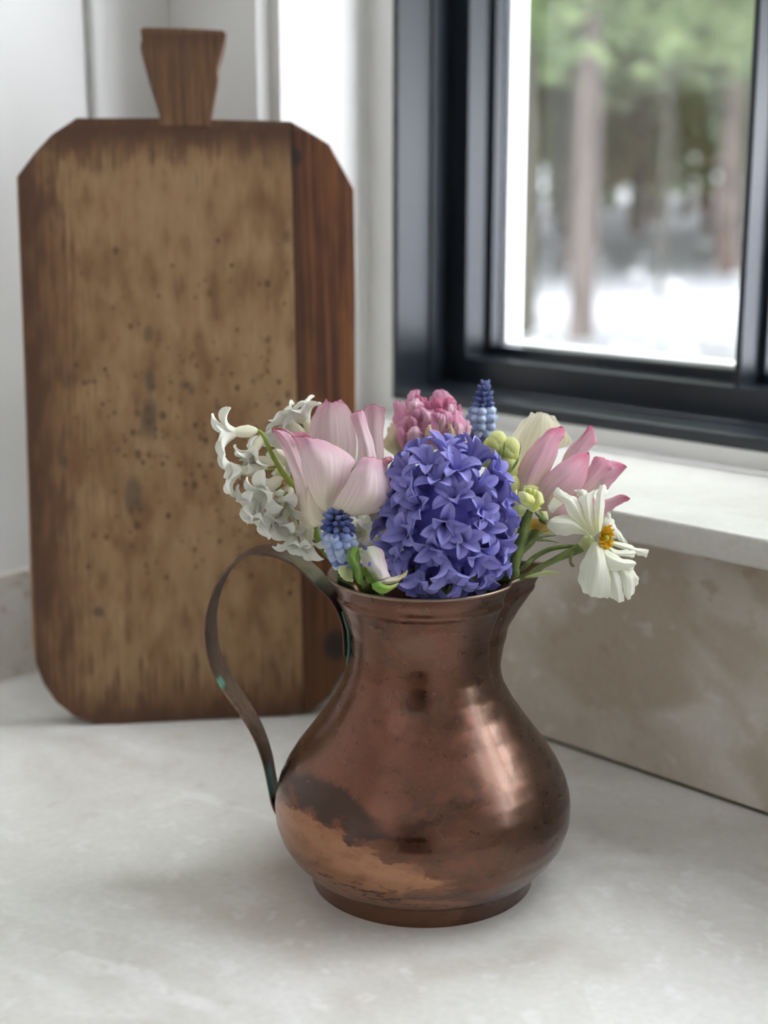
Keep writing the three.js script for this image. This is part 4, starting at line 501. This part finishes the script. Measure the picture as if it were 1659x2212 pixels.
const PICK = { LT: { petal: pinkA, petal_tip: pinkTip, petal_pale: pinkPale }, RT: { petal: pinkB, petal_cream: creamPetal, petal_base: yellowBase }, DT: { petal: doubleA, petal_deep: doubleDeep, petal_pale: doublePale, petal_cream: doubleCream }, WF: { petal: whitePetal }, ST: { petal: limePetal, petal_pale: palePetal, sepal: leafMat }, CU: { petal: curlPetal, leaf: leafMat, petal_bud: palePetal, petal_lip: curlLip, petal_green: curlGreen } };
function petals(t, list, pick, opts) { list.forEach(([n, rows], i) => mesh(n.replace(/_(tip|cream|base|deep|pale|bud|lip|green)$/, (m) => (m === '_tip' ? '_tip' : '')), petalPatch(rows, { seed: i + 1, off: t.userData.foot, ...opts }), pick[n], t)); }

{ const foot = [18, 22, -6], t = flower('pink_tulip', 'pale pink tulip with curled crimson tips beside the white hyacinth', 'tulip', foot, 'pink tulips in the jug');
  petals(t, LEFT_TULIP, PICK.LT, { fold: 0.75, wave: 0.9, roll: 1.3 });
  mesh('stem', tube(toFoot(LT_STEM, foot, [-26, 8]), [3.2, 2.8, 2.6, 2.6], { off: foot }), stemMat, t); }
{ const foot = [-16, 22, 6], t = flower('pink_tulip', 'open rose-pink tulip with one cream petal near the window sill', 'tulip', foot, 'pink tulips in the jug');
  petals(t, RIGHT_TULIP, PICK.RT, { fold: 0.7, wave: 0.9, roll: 1.1 });
  mesh('stem', tube(toFoot(RT_STEM, foot, [24, -14]), [3.4, 2.8, 2.6, 2.6], { off: foot }), stemMat, t); }
{ const foot = [4, 22, 12], t = flower('double_tulip', 'ruffled mauve-pink double tulip behind the blue hyacinth', 'tulip', foot);
  petals(t, DOUBLE_TULIP, PICK.DT, { fold: 0.9, wave: 1.9, roll: 1.0 });
  mesh('stem', tube(toFoot([[2, 232, -28], [2, 205, -28], [2, 185, -26]], foot, [2, -24]), [4, 3, 2.8, 2.6], { off: foot }), stemMat, t); }
{ const foot = [-14, 24, -8], t = flower('white_flower', 'white open flower with yellow stamens drooping beyond the spout', 'flower', foot);
  petals(t, WHITE_FLOWER, PICK.WF, { fold: 0.7, wave: 1.1, roll: 0.7, widen: 1.14 });
  mesh('stem', tube(toFoot(WF_STEM, foot, [36, 4]), [2.2, 2.6, 1.5, 1.4, 1.4, 1.4], { off: foot, seg: 60 }), stemMat, t);
  mesh('side_stem', tube(toFoot(WF_STEM2, foot, [33, -2]), [0.8, 1.4, 1.3, 1.3], { off: foot, seg: 60 }), stemMat, t);
  mesh('bract', tube(WF_BRACT, [1.2, 0.9, 0.8, 0.9, 0.4], { off: foot }), stemMat, t);
  // cup of sepals behind the petals
  const c0 = WF_STEM[0], c1 = WF_STEM[2]; mesh('calyx', tube([c0, [lerp(c0[0], c1[0], 0.4), lerp(c0[1], c1[1], 0.4), lerp(c0[2], c1[2], 0.4)], c1], [2.4, 4.2, 1.8], { off: foot }), palePetal, t);
  const r = rng(5), C0 = STAMEN_C, dir = V(0.55, 0.05, 0.83).normalize(), a1 = V(0, 1, 0).cross(dir).normalize(), a2 = dir.clone().cross(a1), st = [];
  for (let i = 0; i < 110; i++) { const a = r() * 6.283, q = Math.sqrt(r()), rad = 0.6 + q * 2.0, sp = 0.2 + 0.5 * q, L = 3.0 + 1.8 * r(), b = V(...C0).addScaledVector(a1, Math.cos(a) * rad * 0.8).addScaledVector(a2, Math.sin(a) * rad * 1.25), e = b.clone().addScaledVector(dir, L).addScaledVector(a1, Math.cos(a) * sp * L).addScaledVector(a2, Math.sin(a) * sp * L * 1.2); st.push(tube([b.toArray(), e.toArray()], [0.24, 0.52], { seg: 3, sides: 6, off: foot })); }
  tag(mesh('stamens', mergeGeometries(st), std({ color: 0xffd23c, roughness: 0.9 }), t), 'orange-yellow stamens').userData.kind = 'stuff';
  mesh('pistil', new THREE.SphereGeometry(0.0016, 14, 10).translate((C0[0] + dir.x * 3 - foot[0]) / 1000, (C0[1] - foot[1]) / 1000, (C0[2] + dir.z * 3 - foot[2]) / 1000), std({ color: 0xa9b03a, roughness: 0.7 }), t); }
{ const foot = [-8, 26, 2], t = flower('stock_flower', 'yellow-green rosette of stock between hyacinth and white flower', 'flower', foot, 'yellow-green stock');
  petals(t, STOCK, PICK.ST, { fold: 0.2, wave: 0.5, nu: 10, nv: 16 });
  mesh('stem', tube(toFoot(ST_STEM, foot, [30, 6]), [2.2, 3.0, 2.6, 1.7, 1.6, 1.6], { off: foot, seg: 60 }), stemMat, t);
  mesh('branch', tube(ST_BRANCH, [1.0, 0.9, 0.8, 0.7, 0.6, 0.3], { off: foot }), stemMat, t);
  mesh('branch', tube(ST_BRANCH2, [0.6, 0.5, 0.4, 0.2], { off: foot }), stemMat, t);
  mesh('branch', tube(ST_BRANCH3, [0.7, 0.6, 0.4, 0.2], { off: foot }), stemMat, t); }
const blade = (pts, w) => gridGeometry(6, 24, (u, v) => { const p = spline(pts, v), q = spline(pts, Math.min(1, v + 0.02)), o = spline(pts, Math.max(0, v - 0.02)), d = V(q[0] - o[0], q[1] - o[1], q[2] - o[2]).normalize(), s = V(0.2, 1, 0.5).cross(d).cross(d).normalize(), k = w * Math.sin(Math.PI * Math.pow(clamp(v * 0.97 + 0.02), 0.8)) * (2 * u - 1); return [(p[0] + s.x * k) / 1000, (p[1] + s.y * k) / 1000, (p[2] + s.z * k + 0.8 * (2 * u - 1) ** 2) / 1000]; });
{ const foot = [-4, 28, -10], t = flower('leaf_sprig', 'pale green leaf tip poking out over the spout', 'leaf', foot); const g = blade(LEAF_TIP, 1.5); g.translate(...foot.map((k) => -k / 1000)); mesh('leaf', g, palePetal, t);
  mesh('stem', tube(toFoot([LEAF_TIP[0]], foot, [34, 8]), [1.2, 1.2], { off: foot }), stemMat, t);
  mesh('leaf', (() => { const b = blade([[44, 172, -2], [38, 178, -6], [28, 182, -8], [18, 184, -12]], 4); b.translate(...foot.map((k) => -k / 1000)); return b; })(), std({ color: 0x39451f, roughness: 0.7, side: THREE.DoubleSide }), t); }
{ const foot = [-12, 26, 8], t = flower('stock_buds', 'plump lime-yellow buds tucked behind the blue hyacinth', 'flower', foot, 'yellow-green stock');
  const r = rng(12); for (const [c, rad, ax] of [[[45.1, 232.6, -19.5], 6.0, [0.25, 1, 0.1]], [[38.5, 236.2, -20.2], 5.6, [0.4, 0.9, 0]], [[43.5, 223.0, -17.4], 6.6, [0.2, 1, 0.2]], [[33.4, 230.0, -18.8], 5.2, [-0.1, 1, 0.2]], [[45.5, 214.0, -14.5], 5.6, [0.3, 1, 0.2]]]) {
    const b = mesh('bud', lathe([[0.2, -1.25], [0.55, -1.0], [0.86, -0.45], [0.95, 0.05], [0.82, 0.55], [0.5, 0.92], [0.16, 1.1], [0, 1.12]].map(([a, h]) => [a * rad / 1000, h * rad / 1000]), 18), limePetal, t); aim(b, W(c).sub(W(foot)), W(c).sub(W(foot)).add(V(...ax)));
    for (let k = 0; k < 3; k++) { const a = k * 2.1 + r(); mesh('petal', gridGeometry(8, 10, (u, v) => { const ph = a + (u - 0.5) * 1.9, q = Math.sin(Math.min(1, v * 0.72 + 0.24) * Math.PI) * (1.04 + 0.05 * k), rr = rad * q, w = Math.abs(2 * u - 1); return [Math.cos(ph) * rr / 1000, (lerp(-1.15, 1.15, v * (1 - 0.25 * w * w))) * rad / 1000, Math.sin(ph) * rr / 1000]; }), limePetal, b); }
  }
  for (const [p, q] of [[[45.5, 222, -12], [50.5, 238, -12]], [[38, 226, -14], [42, 238, -13]]]) { const g = blade([p, [(p[0] + q[0]) / 2 + 1.2, (p[1] + q[1]) / 2, p[2] + 1], q], 1.8); g.translate(...foot.map((k) => -k / 1000)); mesh('sepal', g, leafMat, t); }
  mesh('stem', tube(toFoot([[40, 226, -19], [34, 205, -18], [30, 185, -16]], foot, [24, -12]), [2.2, 2, 1.8, 1.6], { off: foot }), stemMat, t); }

// fleshy six-petalled florets
function fleshPetal(L, Wd, th0, th1, thick, keel, twist = 0, colour) {
  const nu = 8, nv = 9, pos = [], idx = [], col = [], cl = []; let r = 0, y = 0;
  for (let j = 0; j <= nv; j++) { const t = j / nv, th = lerp(th0, th1, t ** 1.2); cl.push([r, y, th]); r += Math.sin(th) * L / nv; y += Math.cos(th) * L / nv; }
  for (const side of [1, -1]) for (let j = 0; j <= nv; j++) for (let i = 0; i <= nu; i++) {
    const t = j / nv, v = 2 * i / nu - 1, [cr_, cy, th] = cl[j], w = Wd * (0.42 + 0.58 * Math.sin(Math.PI * clamp(0.12 + 0.66 * t))) * (t > 0.55 ? Math.pow(Math.max(0, 1 - ((t - 0.55) / 0.45) ** 2), 0.75) * 0.97 + 0.03 : 1), k = keel * v * v * w + side * thick * (1 - v * v * v * v) * 0.5 + 0.14 * w * twist * v;
    const nr = -Math.cos(th), ny = Math.sin(th); pos.push((cr_ + nr * k), cy + ny * k, v * w);
    col.push(...colour(v, t));
  }
  const N = (nu + 1) * (nv + 1); for (const s of [0, 1]) for (let j = 0; j < nv; j++) for (let i = 0; i < nu; i++) { const a = s * N + j * (nu + 1) + i, b = a + 1, c = a + nu + 1, d = c + 1; s ? idx.push(a, d, b, a, c, d) : idx.push(a, b, d, a, d, c); }
  const g = new THREE.BufferGeometry(); g.setAttribute('position', new THREE.Float32BufferAttribute(pos.map((x) => x / 1000), 3)); g.setAttribute('color', new THREE.Float32BufferAttribute(col, 3)); g.setIndex(idx); g.computeVertexNormals(); return g;
}
function floretKit(opts, mat, tubeMat, variants) {
  const geos = variants.map(([a, b, tw, s]) => fleshPetal(opts.L * s, opts.W, a, b, opts.thick, opts.keel, tw, opts.colour)), tg = lathe(opts.tube.map(([r, h]) => [r / 1000, h / 1000]), 12);
  return (parent, pos, dir, scale, r) => {
    const f = mesh('floret', tg, tubeMat, parent); f.position.copy(pos); f.quaternion.setFromUnitVectors(V(0, 1, 0), dir.clone().normalize()); f.rotateY(r() * 6.28); f.scale.setScalar(scale);
    for (let k = 0; k < 6; k++) { const p = mesh('petal', geos[Math.floor(r() * geos.length)], mat, f); p.rotation.set((r() - 0.5) * 0.3, k * Math.PI / 3 + (r() - 0.5) * 0.3, (r() - 0.5) * 0.35); const q = opts.r0 / 1000; p.position.set(Math.cos(p.rotation.y) * q, 0, -Math.sin(p.rotation.y) * q); }
    return f;
  };
}
const blueCol = (v, t) => mix3([0.30, 0.285, 0.66], [0.165, 0.145, 0.48], 0.75 * sm(0.45, 0, Math.abs(v)) * sm(0.05, 0.3, t) * sm(1, 0.6, t));
const bluePetal = new THREE.MeshPhysicalMaterial({ vertexColors: true, roughness: 0.55, specularIntensity: 0.5, sheen: 0.3, sheenColor: new THREE.Color(0.6, 0.6, 1), sheenRoughness: 0.6 });
const blueTube = std({ color: new THREE.Color().setRGB(0.14, 0.13, 0.5), roughness: 0.6, side: THREE.DoubleSide });
const blueFloret = floretKit({ L: 13.0, W: 3.3, thick: 0.8, keel: 0.62, r0: 1.6, colour: blueCol, tube: [[1.2, -8], [2.0, -5], [1.7, -2], [1.6, 0]] }, bluePetal, blueTube, [[0.25, 1.65, 0.6, 1], [0.35, 2.1, -0.8, 1.04], [0.15, 1.2, 0.3, 1.1], [0.3, 2.5, 0.9, 0.95], [0.2, 1.4, -1.2, 1.08]]);
{
  const foot = [-2, 24, -14], t = flower('blue_hyacinth', 'dense violet-blue hyacinth spike in the middle of the jug', 'hyacinth', foot), r = rng(101);
  const ctr = V(9.5, 204.5, 20.5), axis = V(0.02, 0.97, -0.16).normalize(), ex = V(1, 0, 0), ez = ex.clone().cross(axis).normalize(), N = 68; let made = 0;
  for (let i = 0; i < N && made < 50; i++) {
    const y = lerp(0.97, -0.98, (i + 0.5) / N), a = i * 2.39996 + (r() - 0.5) * 0.3, q = Math.sqrt(1 - y * y), n = ex.clone().multiplyScalar(Math.sin(a) * q).addScaledVector(axis, y).addScaledVector(ez, Math.cos(a) * q);
    if (Math.cos(a) * q < -0.42) continue; made++;
    const sh = 1 + 0.10 * (r() - 0.5), R = 24.5 * Math.pow(1 - Math.pow(Math.abs(y), y < 0 ? 5 : 2.4), 0.5) * sh, p = ctr.clone().addScaledVector(ex, Math.sin(a) * R).addScaledVector(axis, y * 31.5 * sh).addScaledVector(ez, Math.cos(a) * R * 0.95);
    const dir = n.clone().add(V((r() - 0.5) * 0.8, (r() - 0.5) * 0.8 - 0.12 + 0.25 * Math.max(0, y), (r() - 0.5) * 0.6));
    blueFloret(t, p.sub(V(...foot)).multiplyScalar(0.001), dir, 0.92 + 0.2 * r(), r);
  }
  const core = new THREE.SphereGeometry(1, 40, 30), cp = core.attributes.position; for (let i = 0; i < cp.count; i++) { const k = 1 + 0.22 * P3.noise(cp.getX(i) * 5, cp.getY(i) * 6, cp.getZ(i) * 5), p = ctr.clone().addScaledVector(ex, cp.getX(i) * 20.5 * k).addScaledVector(axis, cp.getY(i) * 32.5 * k).addScaledVector(ez, cp.getZ(i) * 19.5 * k).sub(V(...foot)); cp.setXYZ(i, p.x / 1000, p.y / 1000, p.z / 1000); }
  core.computeVertexNormals(); mesh('crowded_inner_florets', core, blueTube, t).userData.kind = 'stuff';
  mesh('stem', tube(toFoot([[9, 238, 14], [9.5, 215, 18], [10, 190, 20], [10, 178, 18]], foot, [8, 12]), [2, 4, 4.4, 4, 4], { off: foot }), stemMat, t);
}
const whiteCol = (v, t) => mix3([0.93, 0.93, 0.87], [0.88, 0.87, 0.68], 0.5 * sm(0.35, 0, t));
const whiteFl = petalMat({ vertexColors: true, transmission: 0.35, roughness: 0.9, side: THREE.FrontSide });
const whiteTube = petalMat({ color: new THREE.Color().setRGB(0.90, 0.88, 0.70), transmission: 0.3, roughness: 0.8 });
const whiteFloret = floretKit({ L: 12.6, W: 3.9, thick: 0.8, keel: 0.5, r0: 2.2, colour: whiteCol, tube: [[0.7, -11], [1.6, -10], [2.9, -7], [2.7, -3.5], [2.1, -1], [2.5, 0.4]] }, whiteFl, whiteTube, [[0.35, 2.3, 0.6, 1], [0.5, 2.7, -0.6, 1], [0.3, 1.9, 0.3, 1.05], [0.4, 3.0, 0.9, 0.95]]);
function whiteSpike(t, foot, list, seed) { const r = rng(seed); for (let [a, m, s] of list) { const A = W(a).sub(W(foot)), M = W(m).sub(W(foot)), d = M.clone().sub(A), L = d.length(); s *= 1.12; whiteFloret(t, A.clone().addScaledVector(d.normalize(), Math.max(L, 0.0105 * s)), d, s, r); if (L > 0.0112) mesh('pedicel', tube([a, [lerp(a[0], m[0], 0.5), lerp(a[1], m[1], 0.5), lerp(a[2], m[2], 0.5)]], [0.7, 0.8], { off: foot, seg: 4, sides: 6 }), limeMat, t); } }
{ const foot = [16, 22, 8], t = flower('white_hyacinth', 'loose white hyacinth spray arching out over the handle', 'hyacinth', foot, 'white hyacinths');
  whiteSpike(t, foot, WHITE_FLORETS, 41);
  mesh('stem', tube(toFoot(WH_STEM, foot, [-32, 2]), [0.8, 0.9, 1.1, 1.3, 1.6, 1.9, 2.1, 2.6, 2.8, 2.8], { off: foot, seg: 80 }), limeMat, t); }
{ const foot = [20, 22, 0], t = flower('white_hyacinth', 'white hyacinth florets peeping out from behind the pale tulip', 'hyacinth', foot, 'white hyacinths');
  whiteSpike(t, foot, WHITE_FLORETS_REAR, 43);
  const a = WHITE_FLORETS_REAR[0][0]; mesh('stem', tube(toFoot([[a[0] + 4, a[1] + 3, a[2] - 3], [a[0] + 6, a[1] - 20, a[2]], [-30, 195, -6]], foot, [-24, -6]), [1.4, 2, 2.4, 2.6], { off: foot }), limeMat, t); }

// grape hyacinths
const bell = lathe([[0.25, 0], [1.3, 0.35], [2.0, 1.5], [2.1, 2.6], [1.75, 3.7], [1.15, 4.5], [0.8, 4.8], [0.72, 5.0], [0.4, 5.05], [0, 4.95]].map(([r, h]) => [r / 1000, h / 1000]), 14);
const budG = lathe([[0.2, 0], [0.9, 0.6], [1.15, 1.8], [0.95, 3.2], [0.5, 4.1], [0, 4.4]].map(([r, h]) => [r / 1000, h / 1000]), 10);
const muPale = [std({ color: new THREE.Color().setRGB(0.36, 0.44, 0.66), roughness: 0.55 }), std({ color: new THREE.Color().setRGB(0.28, 0.36, 0.62), roughness: 0.55 }), std({ color: new THREE.Color().setRGB(0.44, 0.52, 0.70), roughness: 0.55 })];
const muDark = [std({ color: new THREE.Color().setRGB(0.10, 0.14, 0.34), roughness: 0.6 }), std({ color: new THREE.Color().setRGB(0.14, 0.18, 0.40), roughness: 0.6 }), std({ color: new THREE.Color().setRGB(0.06, 0.08, 0.26), roughness: 0.6 })];
function muscari(t, foot, axis, { rings, seed, scale = 1 }) {
  const r = rng(seed);
  rings.forEach(([tt, n, rad, drop, dark, s], k) => { const c = V(...spline(axis, tt)); for (let i = 0; i < n; i++) { const a = i / n * 6.283 + k * 0.9 + (r() - 0.5) * 0.3, d = V(Math.sin(a), drop, Math.cos(a)).normalize(), p = c.clone().add(V(Math.sin(a) * rad * 0.35, 0, Math.cos(a) * rad * 0.35));
    const b = mesh('bell', dark === 2 ? budG : bell, dark ? muDark[Math.floor(r() * 3)] : muPale[Math.floor(r() * 3)], t); b.position.copy(p.sub(V(...foot)).multiplyScalar(0.001)); b.quaternion.setFromUnitVectors(V(0, 1, 0), d); b.scale.setScalar(s * scale * (0.92 + 0.16 * r())); } });
}
{ const foot = [10, 24, -12], t = flower('grape_hyacinth', 'small grape hyacinth nodding below the pale tulip', 'grape hyacinth', foot, 'grape hyacinths');
  muscari(t, foot, MU_AXIS, { seed: 3, scale: 1.18, rings: [[0.02, 5, 3, 0.9, 2, 0.85], [0.08, 8, 6, 0.4, 2, 1.0], [0.16, 9, 8, 0.1, 2, 1.05], [0.24, 9, 9, -0.15, 2, 1.1], [0.33, 8, 9, -0.25, 2, 1.1], [0.40, 8, 9, -0.15, 0, 1.0], [0.50, 8, 9.5, -0.35, 0, 1.0], [0.60, 8, 9, -0.7, 0, 1.0], [0.70, 7, 7, -1.2, 0, 1.0], [0.80, 5, 5, -2, 1, 0.9], [0.90, 4, 3, -3, 0, 0.85]] });
  mesh('stem', tube(toFoot([...MU_AXIS, [-44, 172, 20]], foot, [-36, 14]), [0.9, 1.3, 1.5, 1.6], { off: foot }), stemMat, t); }
{ const foot = [0, 24, 14], t = flower('grape_hyacinth', 'small grape hyacinth with a dark pointed top beside the double tulip', 'grape hyacinth', foot, 'grape hyacinths');
  muscari(t, foot, MB_AXIS, { seed: 8, scale: 1.4, rings: [[0.0, 3, 2, 2, 2, 0.7], [0.06, 5, 3, 1.2, 2, 0.75], [0.13, 6, 4, 0.8, 2, 0.8], [0.20, 7, 5, 0.6, 2, 0.85], [0.26, 7, 5.5, 0.3, 2, 0.85], [0.33, 7, 6, 0.1, 0, 0.9], [0.41, 7, 7, -0.1, 0, 1.0], [0.50, 7, 7, -0.4, 0, 1.0], [0.60, 6, 6, -0.9, 0, 0.95], [0.69, 5, 5, -1.8, 1, 0.85], [0.78, 4, 4, -3, 1, 0.7]] });
  const e = MB_AXIS[MB_AXIS.length - 1]; mesh('stem', tube(toFoot([...MB_AXIS, [e[0] - 4, 190, e[2] + 4]], foot, [14, -18]), [0.8, 1.3, 1.5, 1.6], { off: foot }), stemMat, t); }
{ const foot = [8, 22, -14], t = flower('wilted_petal_sprig', 'curled white and green tulip petal flopped over the jug rim', 'petal', foot); petals(t, CURLED, PICK.CU, { fold: 0.35, wave: 0.6, nu: 12, nv: 20 });
  mesh('stem', tube(toFoot([[-30, 178, 36], [-30, 172, 32]], foot, [-28, 22]), [2, 2, 2], { off: foot }), stemMat, t); }
{ const m = FALLEN; m.forEach((c, i) => { const s = new THREE.Group(); s.name = numbered('fallen_floret'); const k = Math.cos(YAW), q = Math.sin(YAW); s.position.set(JUG[0] + (c[0] * k + c[2] * q) / 1000, c[1] / 1000, JUG[2] + (-c[0] * q + c[2] * k) / 1000); s.rotation.set(0.6 * i, YAW + i, 0.5); scene.add(s); tag(s, 'tiny dark blue shed floret stuck on the curled petal', 'floret', 'shed grape hyacinth florets'); const b = mesh('corolla', budG, muDark[2], s); b.scale.set(0.9, 0.55, 0.5); b.rotation.z = 1.2; }); }

renderer.render(scene, camera);
